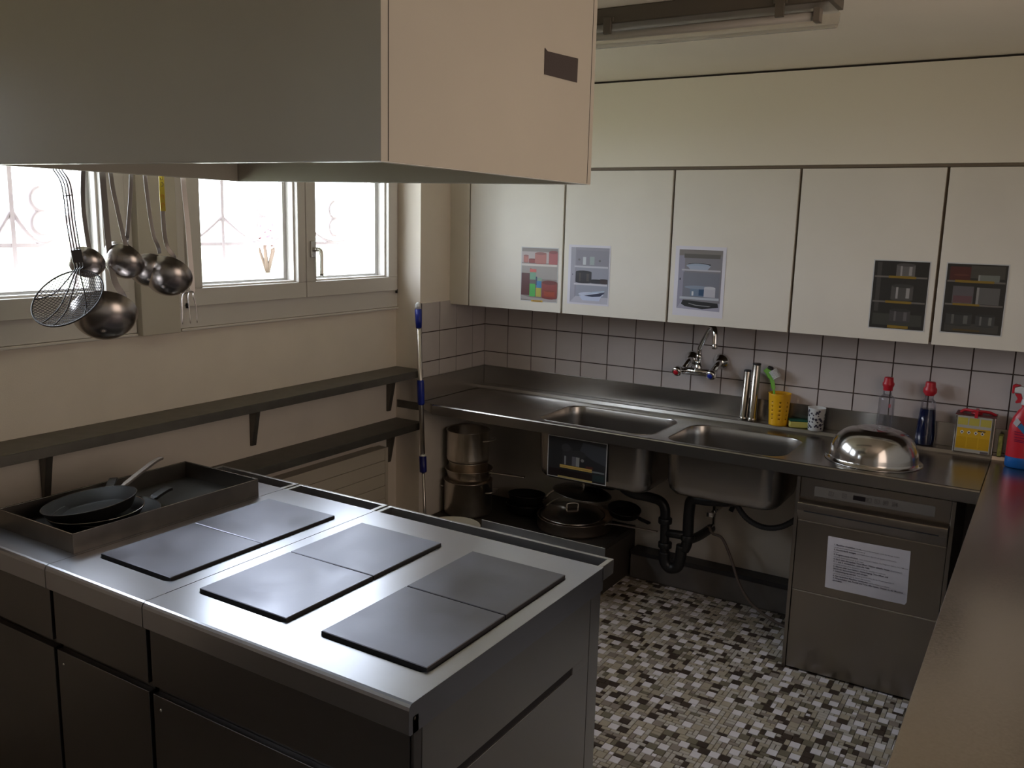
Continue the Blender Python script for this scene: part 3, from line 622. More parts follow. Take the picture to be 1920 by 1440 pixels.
picture('picture', 'picture of red bowls and coloured cups on the cabinet door nearest the windows', 0.432, 0.633, 1.413, 1.670,
 [('r',0,0,1,1,(0.20,0.17,0.16)), ('r',0,.72,1,.93,(0.40,0.34,0.33)), ('r',0,.42,1,.66,(0.30,0.27,0.25)), ('q',[(0,.1),(.25,.06),(1,.05),(1,0),(0,.02)],(0.34,0.31,0.30)),
  ('r',0,.10,.25,.52,(0.09,0.025,0.025)), ('r',.25,.62,.27,.6,RB)] + pot(.12,.73,.14,.12,RL) + pot(.3,.72,.2,.07,RB) + pot(.53,.72,.32,.18,RL) + pot(.88,.71,.24,.22,(0.34,0.09,0.09)) +
 [('r',0,.66,1,.70,(0.55,0.50,0.46)), ('r',.24,.08,.40,.32,(0.07,0.38,0.08)), ('r',.24,.32,.40,.40,(0.12,0.10,0.10)), ('r',.24,.40,.41,.54,(0.16,0.32,0.22)), ('r',.24,.54,.42,.60,(0.52,0.11,0.09)),
  ('r',.41,.30,.45,.46,(0.03,0.04,0.09)), ('r',.42,.08,.57,.25,(0.40,0.36,0.06)), ('r',.44,.25,.57,.38,(0.05,0.19,0.38)), ('r',.45,.38,.58,.44,(0.20,0.30,0.22))] + pot(.80,.08,.42,.28,RB) + pot(.8,.10,.3,.1,(0.30,0.05,0.02)) +
 [('r',.30,-.02,.62,.015,(0.55,0.33,0.04)), ('r',.34,-.01,.58,.004,(0.2,0.1,0.02))])
PB = (0.25, 0.24, 0.28); PS = (0.48, 0.47, 0.52)
picture('picture', 'pale picture of glasses, dark dishes and a white bowl on the second cabinet door', 0.706, 0.907, 1.420, 1.682,
 [('r',0,0,1,1,PB), ('r',0,0,.12,1,(0.33,0.32,0.38)), ('q',[(0,0),(1,0),(1,.12),(.15,.12)],(0.44,0.43,0.50)), ('r',.15,.68,1,.95,(0.22,0.21,0.25)), ('r',.15,.36,1,.64,(0.26,0.26,0.31)), ('r',.15,.12,1,.33,(0.27,0.28,0.34)),
  ('r',.32,.69,.40,.83,(0.5,0.52,0.55)), ('r',.5,.69,.62,.84,(0.30,0.34,0.35)), ('e',.22,.78,.03,.02,(0.12,.11,.12)), ('e',.76,.77,.03,.02,(0.12,.11,.12)), ('r',.1,.64,.98,.67,PS)] + pot(.35,.38,.42,.18,(0.018,0.014,0.02),(0.06,0.045,0.04)) +
 pot(.70,.37,.30,.06,(0.012,0.010,0.018)) + pot(.88,.37,.2,.07,(0.03,0.012,0.014)) + [('r',.1,.325,.98,.355,(0.55,0.53,0.58)), ('e',.56,.16,.33,.045,(0.5,0.53,0.66)), ('q',[(.25,.13),(.84,.13),(.78,.05),(.34,.05)],(0.48,0.53,0.68)),
  ('q',[(.30,.14),(.9,.22),(.92,.24),(.6,.21)],(0.40,0.48,0.60)), ('q',[(.38,.135),(.6,.12),(.80,.135),(.93,.21),(.84,.20)],(0.02,0.025,0.06)), ('e',.06,.51,.012,.012,(0.05,.05,.07))], paper=(0.692, 0.913, 1.412, 1.693))
picture('picture', 'pale picture of a white dish and glass bowls on the door above the tap', 1.250, 1.449, 1.430, 1.691,
 [('r',0,0,1,1,(0.20,0.19,0.21)), ('r',0,0,.14,1,(0.26,0.25,0.32)), ('r',0,.9,1,1,(0.20,0.18,0.17)), ('r',.12,.86,.95,.93,(0.11,0.10,0.09)), ('q',[(0,0),(1,-.02),(1,.12),(.1,.12)],(0.34,0.33,0.42)), ('r',.12,.2,.96,.62,(0.17,0.175,0.21)),
  ('e',.48,.755,.27,.022,(0.03,0.03,0.04)), ('e',.46,.73,.28,.04,(0.30,0.36,0.46)), ('q',[(.20,.73),(.74,.73),(.66,.66),(.28,.66)],(0.33,0.37,0.47)), ('r',.08,.645,.97,.67,(0.44,0.43,0.47)), ('r',.30,.22,.66,.36,(0.14,0.19,0.27)), ('r',.50,.235,.68,.36,(0.03,0.07,0.14)),
  ('e',.48,.37,.32,.03,(0.22,0.26,0.33)), ('r',.62,.215,.88,.37,(0.44,0.43,0.48)), ('e',.75,.37,.13,.025,(0.5,0.5,0.53)), ('r',.34,.23,.38,.3,(0.6,0.62,0.65)), ('r',.06,.165,.97,.205,(0.42,0.44,0.49)),
  ('q',[(.14,.15),(.95,.12),(.97,.05),(.6,.01),(.2,.04),(.10,.08)],(0.018,0.018,0.02)), ('q',[(.28,.09),(.45,.06),(.75,.055),(.80,.065),(.45,.075),(.28,.10)],(0.28,0.28,0.29)), ('e',.05,.5,.015,.02,(0.04,.04,.06))], paper=(1.232, 1.464, 1.398, 1.706))
DK = (0.026, 0.024, 0.021); DS = (0.14, 0.125, 0.11); YB_ = (0.22, 0.14, 0.02)
picture('picture', 'dark picture of steel pots on three shelves, left of the gap at far right', 2.070, 2.270, 1.412, 1.677,
 [('r',0,0,1,1,DK), ('r',.05,.05,.95,.22,(0.05,0.05,0.042)), ('r',.06,.25,.14,.98,(0.055,0.05,0.045))] + pot(.58,.78,.34,.17,(0.12,0.11,0.105),(0.28,0.26,0.25)) + pot(.55,.44,.40,.2,(0.075,0.07,0.065),(0.30,0.28,0.27)) + pot(.55,.11,.38,.17,(0.06,0.056,0.055),(0.12,0.11,0.11)) +
 [('r',.02,.755,.98,.78,DS), ('r',.02,.385,.98,.41,DS), ('r',.28,.75,.78,.785,YB_), ('r',.26,.38,.74,.415,YB_), ('r',.34,.01,.72,.05,YB_)])
picture('picture', 'dark picture of boxes and pots on the rightmost cabinet door', 2.332, 2.536, 1.416, 1.677,
 [('r',0,0,1,1,DK), ('r',.4,.80,.96,.98,(0.06,0.055,0.045)), ('r',.05,.02,.95,.14,(0.055,0.052,0.045)), ('r',.05,.76,.40,.96,(0.075,0.022,0.018)), ('e',.25,.84,.13,.015,(0.11,.035,.025)), ('r',.55,.76,.88,.85,(0.15,0.16,0.14)), ('r',.53,.76,.56,.85,(.26,.26,.24)),
  ('r',.13,.43,.48,.68,(0.10,0.09,0.095)), ('r',.15,.44,.46,.54,(0.12,0.06,0.065)), ('r',.56,.43,.91,.67,(0.11,0.105,0.10)), ('r',.53,.43,.57,.67,(.24,.23,.22))] + pot(.28,.12,.44,.16,(0.045,0.045,0.042),(0.11,0.11,0.10)) + pot(.72,.12,.32,.15,(0.05,0.05,0.048),(0.14,0.14,0.13)) +
 [('r',.02,.735,.98,.76,DS), ('r',.02,.40,.98,.425,DS), ('r',.15,.733,.80,.768,YB_), ('r',.15,.40,.60,.43,YB_), ('r',.2,.03,.65,.055,(0.09,0.06,0.02))])
# ================================================================== SINK WORKTOP
def sink():
    g = thing('sink_worktop', 'long stainless steel sink worktop with two deep bowls along the tiled wall', 'worktop', (1.27, -0.3, 0.83))
    x0, x1, yf, zt = 0.001, 2.545, -0.612, ZT
    yl = -0.085      # front of the raised back ledge
    b1, b2 = (0.655, 1.25, -0.575, -0.165), (1.315, 1.835, -0.588, -0.19)
    t = MB(); ys0 = yf+0.010
    def sq(a, b, c, d): t.quad((a,c,zt),(b,c,zt),(b,d,zt),(a,d,zt))
    sq(0.09, 0.64, ys0, yl); t.add([(x0,-0.5875,zt),(0.09,ys0,zt),(0.09,yl,zt),(x0,yl,zt)], [(0,1,2,3)])
    mg = 0.012
    for b in (b1, b2):
        A, B, C, D = b[0]-mg, b[1]+mg, b[2]-mg, b[3]+mg
        sq(A, B, ys0, C); sq(A, B, D, yl); ring(t, (A, B, C, D), rrect(*b, 0.085, 8), zt)
    sq(0.64, b1[0]-mg, ys0, yl); sq(b1[1]+mg, b2[0]-mg, ys0, yl); sq(b2[1]+mg, x1, ys0, yl)
    lip = [(yf+0.010, zt), (yf+0.004, zt-0.0015), (yf, zt-0.006), (yf, zt-0.052), (yf+0.012, zt-0.052), (yf+0.012, zt-0.012), (yf+0.010, zt-0.003)]
    t.prism(lip, 0.09, x1, 'x')
    t.add([(x0-0.001,-0.5885,zt),(0.09,yf+.002,zt),(0.09,yf+.002,zt-0.052),(x0-0.001,-0.5885,zt-0.03)], [(0,1,2,3)])
    t.box(x1-0.001, x1, yf+0.01, -0.0085, zt-0.052, zt-0.0003)
    t.build('top', STEELW, g)
    l = MB(); l.prism([(-0.0075, zt-0.01), (yl+0.002, zt-0.01), (yl, zt+0.004), (yl+0.004, zt+0.018), (yl+0.010, zt+0.0205), (-0.0075, zt+0.0205)], x0, x1, 'x'); l.build('rear_ledge', STEELW, g)
    bx('upstand', STEELW, (x0+0.002, 3.19, -0.018, -0.0095, zt+0.021, 1.001), g, 0.0012)
    u = MB(); u.add([(x0,-0.587,zt+0.001),(x0,-0.02,zt+0.001),(x0,-0.02,1.001),(x0,-0.587,1.001),(x0+0.008,-0.587,zt+0.001),(x0+0.008,-0.02,zt+0.001),(x0+0.008,-0.02,1.001),(x0+0.008,-0.587,1.001)], [(3,2,1,0),(4,5,6,7),(0,1,5,4),(1,2,6,5),(2,3,7,6),(3,0,4,7)]); u.build('end_upstand', STEELW, g, 0.0012)
    e = MB(); e.box(-0.15, -0.005, -0.5935, -0.5885, 0.833, 0.872); e.build('wall_angle', STEELM, g, 0.0005)
    for b, dz in ((b1, 0.285), (b2, 0.245)):
        m = MB(); lp = []
        for d, z, r in ((0.0, 0, .085), (0.0022, -0.0015, .084), (0.004, -0.006, .083), (0.006, -0.05, .082), (0.012, -dz+0.05, .08), (0.018, -dz+0.022, .078), (0.032, -dz+0.006, .07), (0.055, -dz, .055)):
            lp.append([(p[0], p[1], zt+z) for p in rrect(b[0]+d, b[1]-d, b[2]+d, b[3]-d, r, 8)])
        loft(m, lp, 0, True, True); o = m.build('sink_bowl', STEELW, g); md = o.modifiers.new('s', 'SOLIDIFY'); md.thickness = 0.0025; md.offset = 1
        cx, cy = (b[0]+b[1])/2, b[3]-0.13
        MB().lathe([(0.045, 0.0), (0.044, 0.003), (0.036, 0.003), (0.034, 0.0005), (0.0, 0.0005)], (cx, cy, zt-dz+0.0005), seg=28, caps=False).build('drain', CHROME, o)
    # worktop underside ribs
    bx('stiffener', mat('underside', (0.10,0.09,0.08), 0.6, 0.5), (0.10, x1-0.01, yf+0.02, yf+0.045, zt-0.046, zt-0.004), g)
sink()
picture('picture', 'dark picture of kitchen machines taped to the front of the left sink bowl', 0.748, 1.048, 0.622, 0.812,
 [('r',0,0,1,1,(0.022,0.023,0.026)), ('q',[(.55,.72),(.78,.55),(1,.45),(1,.9),(.6,.95)],(0.05,0.055,0.065)), ('r',.25,.32,.42,.78,(0.035,0.035,0.04)), ('e',.31,.76,.08,.1,(0.05,0.05,0.055)), ('r',.285,.33,.315,.55,(0.22,0.23,0.25)), ('e',.52,.63,.14,.1,(0.035,0.035,0.038)),
  ('r',.42,.33,.55,.56,(0.12,0.12,0.14)), ('r',.49,.33,.55,.56,(0.26,0.27,0.27)), ('e',.60,.5,.03,.04,(0.2,0.2,0.2)), ('r',.66,.3,.78,.38,(0.09,0.03,0.025)), ('r',.02,.0,.98,.20,(0.012,0.008,0.009)), ('r',.78,.04,.98,.20,(0.02,0.035,0.038)), ('r',.75,.25,.98,.29,(0.16,0.18,0.19)),
  ('r',.21,.245,.77,.32,(0.52,0.36,0.10)), ('r',.21,.27,.77,.285,(0.30,0.20,0.06)), ('r',.18,-.01,.78,.035,(0.42,0.34,0.14))], y=-0.5746, cat='picture', group='pictures')
for o in list(bpy.data.objects):
    if o.get('group') == 'pictures': del o['group']
# ---- low platform with pots under the worktop
pl = thing('low_platform', 'low dark platform under the worktop carrying pots and pans', 'shelf', (0.5, -0.25, 0.0)); DKW = mat('dark_board', (0.03,0.026,0.022), 0.6)
bx('board', DKW, (0.004, 0.965, -0.56, -0.003, 0.225, 0.25), pl, 0.002); bx('side', mat('platform_side', (0.06,0.05,0.042), 0.6), (0.945, 0.965, -0.54, -0.003, 0.0, 0.2245), pl); bx('side', DKW, (0.004, 0.024, -0.54, -0.003, 0.0, 0.2245), pl)
POTM = mat('pot_steel', (0.85, 0.78, 0.70), 0.3, 1.0, noise=0.08, nscale=10); DKI = mat('dark_interior', (0.05,0.045,0.04), 0.4, 0.7)
def pot3(name, label, c, r, h, cat='pot', group=None, handles=0, long_=None, flare=0.0, dark=False, m=POTM):
    g = thing(name, label, cat, c, group); b = MB(); x, y, z = c; w = 0.0025
    b.lathe([(0,0),(r-0.012,0),(r-0.003,0.004),(r,0.014),(r+flare,h-0.004),(r+flare+0.004,h-0.001),(r+flare+0.003,h),(r+flare-w,h-0.002),(r-w,0.014),(r-0.012,w),(0,w)], c, seg=56, caps=False)
    b.build('body', m, g)
    for s in range(handles):
        a = (0.1, PI+0.1)[s]; u = Vector((math.cos(a), math.sin(a), 0)); v = Vector((-u.y, u.x, 0)); p = Vector(c) + Vector((0,0,h*0.72))
        MB().tube(smoothpath([p+u*r-v*0.045, p+u*(r+0.03)-v*0.042+Vector((0,0,.006)), p+u*(r+0.038)+Vector((0,0,.008)), p+u*(r+0.03)+v*0.042+Vector((0,0,.006)), p+u*r+v*0.045], 5), 0.004, 8).build('handle', m, g)
    if long_:
        d, L_, rise = long_; d = Vector(d).normalized(); p = Vector(c) + Vector((0,0,h*0.8)) + d*(r+flare)
        MB().ribbon(smoothpath([p, p+d*0.03+Vector((0,0,rise*0.4)), p+d*L_*0.5+Vector((0,0,rise*0.7)), p+d*L_+Vector((0,0,rise))], 5), 0.020, 0.006, (0,0,1)).build('handle', m, g, 0.002)
    return g
GP = 'pots stacked under the worktop'
cx, cy = 0.130, -0.335
pot3('stock_pot', 'large steel stock pot standing at the bottom of the stack by the pier', (cx, cy, 0.2505), 0.128, 0.185, group=GP, handles=2)
pot3('saucepan', 'shallow steel saucepan with a long handle resting on the stock pot', (cx+0.004, cy, 0.437), 0.112, 0.062, group=GP, flare=0.014, long_=((1.0, 0.05, 0), 0.21, 0.010), m=POTM)
pot3('saucepan', 'low steel pan ring between the saucepan and the top pot of the stack', (cx-0.002, cy, 0.4405), 0.104, 0.098, group=GP, m=POTM)
pot3('stock_pot', 'open steel pot topmost in the stack by the pier, dark inside', (cx-0.006, cy, 0.541), 0.113, 0.165, group=GP, handles=1)
# wide pan with lids
wp = pot3('braising_pan', 'wide low steel pan with a long thin handle under the left sink bowl', (0.715, -0.215, 0.2505), 0.192, 0.068, long_=((0.98, -0.16, 0), 0.30, 0.045), m=mat('pan_steel', (0.66,0.56,0.48), 0.28, 1.0)) 
def lid(label, c, n, r, m):
    g = thing('lid', label, 'lid', c, 'pot lids under the worktop'); MB().lathe([(r,0),(r+0.002,0.002),(r-0.006,0.004),(r*0.8,0.018),(r*0.4,0.030),(0,0.034),(0,0.031),(r*0.4,0.027),(r*0.8,0.015),(r-0.004,0.001)], c, n, 56, caps=False).build('cover', m, g)
    q = Vector(n).normalized().to_track_quat('Z','Y').to_matrix(); C_ = Vector(c)
    MB().tube(smoothpath([C_+q@Vector((-0.03,0,0.031)), C_+q@Vector((-0.026,0,0.056)), C_+q@Vector((0.026,0,0.056)), C_+q@Vector((0.03,0,0.031))], 5), 0.004, 8).build('handle', POTM, g)
lid('shiny steel lid lying on the wide low pan', (0.705, -0.225, 0.322), (0.02,-0.02,1), 0.168, mat('lid_steel', (0.55,0.52,0.49), 0.25, 1.0))
lid('second darker lid leaning on top of the lid on the wide pan', (0.730, -0.170, 0.425), (0.10, 0.06, 1), 0.152, mat('dull_lid', (0.30,0.29,0.27), 0.3, 1.0))
GB = 'black frying pans under the worktop'
pan('black pan under the left sink bowl, leaning behind the lids', (0.80, -0.10, 0.485), (0.10, 0.25, 1), 0.09, (-1, -0.35, 0), 0.12, BLACK, 0.03, 0.1, group=GB)
pan('black pan on the right part of the platform, beside the wide pan', (0.940, -0.098, 0.362), (0.15, -0.12, 1), 0.085, (0.9, -0.3, 0), 0.09, BLACK, 0.035, 0.1, group=GB)
pan('black pan at the back left of the platform, its steel handle pointing right', (0.405, -0.20, 0.315), (0, 0.06, 1), 0.10, (0.75, 0.1, 0.2), 0.17, STEELP, 0.045, 0.55, 0.012, group=GB)
pan('black pan nested on the back left pan, its handle slightly higher', (0.408, -0.185, 0.365), (0, 0.06, 1), 0.10, (0.70, -0.05, 0.2), 0.16, STEELP, 0.04, 0.6, 0.012, group=GB)
# cream tub peeking over the rear of the range
tb = thing('tub', 'round cream plastic tub behind the range, only its rim showing', 'tub', (0.45, -0.93, 0))
MB().lathe([(0,0),(0.10,0),(0.124,0.395),(0.131,0.40),(0.131,0.408),(0.124,0.408),(0.097,0.004),(0,0.004)], (0.45,-0.93,0.0), seg=48, caps=False).build('body', mat('cream_plastic', (0.5,0.46,0.38), 0.4), tb)
# ---- waste pipes, hoses
def pipe_set():
    g = thing('sink_waste_pipe', 'black plastic waste pipes and trap hanging under both sink bowls', 'pipe', (1.25, -0.25, 0.17)); y = -0.27
    def tb_(nm, pts, r, m=BLACK, sp=True): return MB().tube(smoothpath(pts, 5) if sp else pts, r, 16).build(nm, m, g)
    tb_('elbow', [(1.01,-0.30,0.590),(1.01,-0.30,0.545),(1.06,-0.29,0.515),(1.14,y,0.505),(1.20,y,0.495),(1.225,y,0.46),(1.228,y,0.40)], 0.024)
    tb_('down_pipe', [(1.228,y,0.42),(1.232,y,0.30),(1.235,y,0.22)], 0.022)
    for c in ((1.229,y,0.405),(1.235,y,0.285),(1.345,y,0.345)): MB().lathe([(0.031,-0.014),(0.033,-0.012),(0.033,0.012),(0.031,0.014)], c, seg=14).build('union_nut', BLACK, g)
    tb_('trap', [(1.235,y,0.25),(1.238,y,0.205),(1.262,y,0.175),(1.30,y,0.185),(1.315,y,0.23),(1.32,y,0.30)], 0.027)
    tb_('branch', [(1.575,-0.31,0.632),(1.575,-0.31,0.59),(1.53,y,0.56),(1.44,y,0.545),(1.36,y,0.535),(1.345,y,0.48),(1.345,y,0.33),(1.33,y,0.28)], 0.026)
    tb_('cross_pipe', [(1.23,y,0.345),(1.345,y,0.352)], 0.020, sp=False)
    tb_('wall_pipe', [(1.345,y,0.33),(1.36,-0.15,0.32),(1.37,-0.006,0.32)], 0.022)
pipe_set()
HS = 'hoses under the right sink bowl'
hz = thing('hose', 'thick grey ribbed hose sagging under the right sink bowl to the dishwasher', 'hose', (1.7,-0.2,0.45), HS)
P0 = smoothpath([(1.50,-0.20,0.60),(1.54,-0.2,0.535),(1.60,-0.2,0.47),(1.68,-0.2,0.445),(1.76,-0.2,0.465),(1.84,-0.2,0.53),(1.895,-0.2,0.58)], 14)
MB().tube(P0, [0.0125 + 0.0012*(i % 2) for i in range(len(P0))], 12).build('tube', mat('hose_grey', (0.06,0.06,0.065), 0.5), hz)
hz2 = thing('hose', 'thin beige hose curving down from the shut-off valve to the floor', 'hose', (1.5,-0.2,0.1), HS)
MB().tube(smoothpath([(1.41,-0.16,0.38),(1.43,-0.16,0.35),(1.48,-0.17,0.34),(1.53,-0.18,0.26),(1.585,-0.2,0.15),(1.66,-0.22,0.07),(1.78,-0.24,0.022),(1.90,-0.25,0.010)], 8), 0.0065, 10).build('tube', mat('hose_beige', (0.16,0.12,0.10), 0.5), hz2)
vl = thing('shut_off_valve', 'small metal shut-off valve on the wall beside the black waste pipe', 'valve', (1.42,-0.05,0.45))
MB().tube([(1.41,-0.008,0.44),(1.41,-0.11,0.44)], 0.011, 12).tube([(1.41,-0.10,0.47),(1.41,-0.10,0.375),(1.41,-0.16,0.375)], 0.009, 10).build('body', CHROME, vl)
MB().tube([(1.41,-0.11,0.44),(1.41,-0.15,0.44)], 0.006, 8).box(1.395,1.425,-0.165,-0.15,0.43,0.45).build('handle', CHROME, vl)
MB().tube([(1.475,-0.05,0.44),(1.495,-0.03,0.50)], 0.012, 10).tube([(1.485,-0.05,0.50),(1.52,-0.04,0.49)], 0.008, 8).build('bracket', BLACK, vl)
# ================================================================== DISHWASHER
dw = thing('dishwasher', 'stainless steel undercounter dishwasher with a sheet of instructions on its door', 'dishwasher', (2.19, -0.3, 0.0))
DS_ = mat('dishwasher_steel', (0.34, 0.305, 0.27), 0.3, 1.0, noise=0.04, nscale=4)
x0, x1 = 1.902, 2.476
bx('body', DS_, (x0, x1, -0.575, -0.05, 0.012, 0.822), dw, 0.0015)
for xx in (x0, x1-0.014): bx('side_flange', DS_, (xx, xx+0.014, -0.605, -0.5755, 0.004, 0.822), dw, 0.001)
bx('control_panel', DS_, (x0+0.016, x1-0.016, -0.600, -0.5755, 0.740, 0.822), dw, 0.001)
cp = bx('label_strip', mat('label_grey', (0.13,0.12,0.11), 0.4), (1.972, 2.408, -0.6012, -0.6004, 0.752, 0.792), dw, 0)
bx('display', mat('display_black', (0.01,0.008,0.010), 0.15), (2.118, 2.163, -0.6020, -0.6013, 0.764, 0.782), cp)
for k, xs in enumerate((2.035, 2.085, 2.176, 2.205, 2.236, 2.268)):
    s = 0.0085; zc = 0.773; m = MB(); t = 0.0011
    m.box(xs-s, xs+s, -0.6019, -0.6013, zc-s, zc-s+t); m.box(xs-s, xs+s, -0.6019, -0.6013, zc+s-t, zc+s); m.box(xs-s, xs-s+t, -0.6019, -0.6013, zc-s+t, zc+s-t); m.box(xs+s-t, xs+s, -0.6019, -0.6013, zc-s+t, zc+s-t)
    if k == 1: m.box(xs-s*.5, xs+s*.6, -0.6019, -0.6013, zc-.001, zc+.001)
    elif k == 0: m.box(xs-.001, xs+.001, -0.6019, -0.6013, zc-s*.6, zc+s*.6)
    else:
        for j in range(k-1): m.box(xs-s*.5+j*.003, xs-s*.5+j*.003+.0012, -0.6019, -0.6013, zc-.004, zc+.004)
    m.build('button_symbol', mat('symbol_grey', (0.06,0.055,0.05), 0.5) if k == 0 else bpy.data.materials['symbol_grey'], cp)
dr = MB(); dr.prism([(-0.5755,0.352),(-0.600,0.352),(-0.602,0.356),(-0.602,0.640),(-0.600,0.645),(-0.634,0.690),(-0.636,0.695),(-0.636,0.722),(-0.632,0.727),(-0.5755,0.727)], x0+0.016, x1-0.016, 'x'); door = dr.build('door', DS_, dw, 0.001)
hb = MB(); hb.box(1.945, 2.432, -0.6365, -0.6345, 0.6915, 0.6965); hb.build('handle_slot_shadow', PITM, door)  # raised black strip standing in for the slot shadow at the handle lip
bx('lower_panel', DS_, (x0+0.016, x1-0.016, -0.599, -0.5755, 0.010, 0.345), dw, 0.0015)
ed = bx('door_edge', STEELP, (x0+0.016, x1-0.016, -0.6005, -0.5755, 0.3455, 0.3515), dw, 0.001)
# notice sheet, slightly wavy, with printed instructions
nt_ = thing('notice', 'white sheet of printed German instructions taped to the dishwasher door', 'notice', (2.193, -0.604, 0.39))
m = MB(); NX, NZ = 24, 16; c00, c10, c01, c11 = (2.045,0.388), (2.347,0.388), (2.040,0.601), (2.341,0.604)
def npos(u, v, off=0.0):
    x = (1-u)*(1-v)*c00[0] + u*(1-v)*c10[0] + (1-u)*v*c01[0] + u*v*c11[0]; z = (1-u)*(1-v)*c00[1] + u*(1-v)*c10[1] + (1-u)*v*c01[1] + u*v*c11[1]
    return (x, -0.6034 - 0.0012*math.sin(u*11+v*2)*(1-v)*0.9 - 0.001*math.sin(u*5-v*7) - 0.0012*math.exp(-((u-0.6-(v-.0)*0.25)**2)*400)*(1-v) - 0.0006 - off, z)
vs = [npos(i/NX, j/NZ) for j in range(NZ+1) for i in range(NX+1)]; fs = [(j*(NX+1)+i, j*(NX+1)+i+1, (j+1)*(NX+1)+i+1, (j+1)*(NX+1)+i) for j in range(NZ) for i in range(NX)]
m.add(vs, fs, 0, True); m.build('sheet', PAPER, nt_)
LINES = [(1, '1. Maschine einschalten:', 'Die Maschine ist betriebsbereit, sobald die Anzeige leuchtet'), (0, '', 'und die gewünschte Temperatur erreicht ist'), (1, '2. Geschirrkorb einlegen', 'und darauf achten, dass sich die Sprüharme frei drehen'), (0, '', 'können'),
 (1, '3. Programmtaste drücken:', '1 kurz, 2 normal, 3 intensiv. Das Programm läuft ca. 2 bis 4 Minuten'), (0, '', 'und stellt danach automatisch ab (Anzeige)'), (1, '4. Nach dem Abwaschen Türe öffnen: Wasser ablaufen lassen', '(Korb ist heiss!)'),
 (1, '5. 1. und 2. wiederholen, nicht alle Teile', ''), (0, '', 'auf einmal waschen, grobe Speisereste vorher gut abspülen und entfernen'), (1, '6. Abends oder nach letztem Abwaschgang: Türe öffnen und', ''), (1, 'Standrohr herausnehmen und reinigen', ''),
 (1, '7. Selbstreinigung starten:', 'Taste gedrückt halten, bis das Wasser abgelaufen ist'), (0, '', 'und das Programm beendet ist, danach Sieb einsetzen'), (1, '8. Nur Spülmittel Maschine verwenden', 'und Nachfüllen kontrollieren'), (1, '9. Hauptschalter aus, Deckel und Türe offen lassen, Wasser zu der Maschine', ''), (1, 'abschalten', '')]
def textpart(parent, body, size, loc, rotm, m, bold=0.0, name='lettering', res=2):
    c = bpy.data.curves.new(name, 'FONT'); c.body = body; c.size = size; c.resolution_u = res; c.offset = bold
    o = bpy.data.objects.new('tmp', c); COL.objects.link(o); dg = bpy.context.evaluated_depsgraph_get(); me = bpy.data.meshes.new_from_object(o.evaluated_get(dg))
    bpy.data.objects.remove(o); me.materials.clear(); me.materials.append(m); w = max((v.co.x for v in me.vertices), default=0)
    o = bpy.data.objects.new(name, me); COL.objects.link(o); R4 = rotm.to_4x4(); o.parent = parent; o.matrix_local = Matrix.Translation(Vector(loc) - wloc(parent)) @ R4
    return o, w
RX = Matrix.Rotation(PI/2, 3, 'X')
zl = 0.5695
for k, (b, s1, s2) in enumerate(LINES):
    sz = 0.0083; x = 2.0655 + (0.0005*k); w = 0
    if s1: o, w = textpart(nt_, s1, sz, (x, -0.6072, zl), RX, INK, 0.00022); w += 0.003
    if s2: textpart(nt_, s2, sz*0.78, (x+w, -0.6072, zl), RX, INK, 0.00002)
    zl -= 0.0098
# ================================================================== RIGHT WORKTOP
rw = thing('steel_worktop', 'long brownish steel worktop running along the right side towards the camera', 'worktop', (2.86, -1.9, 0.0))
m = MB(); m.box(2.547, 3.195, -3.35, -0.0865, 0.846, ZT); m.build('top', STEELR, rw, 0.0025)
l = MB(); l.prism([(-0.0195, ZT-0.01), (-0.086, ZT-0.01), (-0.086, ZT+0.004), (-0.080, ZT+0.018), (-0.074, ZT+0.0205), (-0.0195, ZT+0.0205)], 2.547, 3.195, 'x'); l.build('rear_ledge', STEELR, rw)
bx('cabinet_body', mat('dark_side', (0.045,0.042,0.045), 0.5, 0.3), (2.60, 3.195, -3.25, -0.0865, 0.10, 0.8455), rw)
bx('plinth', PITM, (2.65, 3.195, -3.2, -0.09, 0, 0.0995), rw)
# ================================================================== TAP
tp = thing('wall_tap', 'chrome wall-mounted mixer tap with red and blue handles over the sinks', 'tap', (1.28, -0.01, 1.11))
for x in (1.222, 1.366): MB().lathe([(0.039,0),(0.040,0.004),(0.034,0.016),(0.020,0.026),(0.017,0.032)], (x, -0.008, 1.158), (0,-1,0), 28).tube(smoothpath([(x,-0.035,1.158),(x,-0.062,1.15),(x-0.01,-0.082,1.125),(x-0.02,-0.095,1.112)], 5), 0.0145, 14).build('wall_union', CHROME, tp)
MB().tube([(1.185,-0.10,1.112),(1.375,-0.10,1.112)], 0.0165, 18).build('body', CHROME, tp)
for x, s, m_, nm in ((1.192, -1, RED, 'red ring'), (1.362, 1, BLUE, 'blue ring')):
    h = MB(); h.lathe([(0.014,0),(0.022,0.004),(0.0245,0.012),(0.0245,0.030),(0.019,0.036)], (x-(0.0 if s < 0 else 0.0), -0.105, 1.114), (-0.15,-1,-0.35), 8); ho = h.build('handle', CHROME, tp)
    c = MB(); d = Vector((-0.15,-1,-0.35)).normalized(); p = Vector((x,-0.105,1.114)) + d*0.0345; c.lathe([(0.0135,0.001),(0.0125,0.004),(0.005,0.005)], p, d, 16); co = c.build('cap', m_, ho)
MB().lathe([(0.018,0),(0.019,0.01),(0.015,0.03),(0.0105,0.034),(0.0105,0.05),(0.0145,0.055),(0.0145,0.072),(0.010,0.078)], (1.285,-0.10,1.120), seg=24).build('swivel_base', CHROME, tp)
MB().tube(smoothpath([(1.285,-0.10,1.195),(1.286,-0.103,1.222),(1.300,-0.118,1.250),(1.345,-0.160,1.318),(1.365,-0.180,1.338),(1.382,-0.196,1.336),(1.392,-0.206,1.312),(1.395,-0.210,1.262)], 8), 0.0115, 16).build('spout', CHROME, tp)
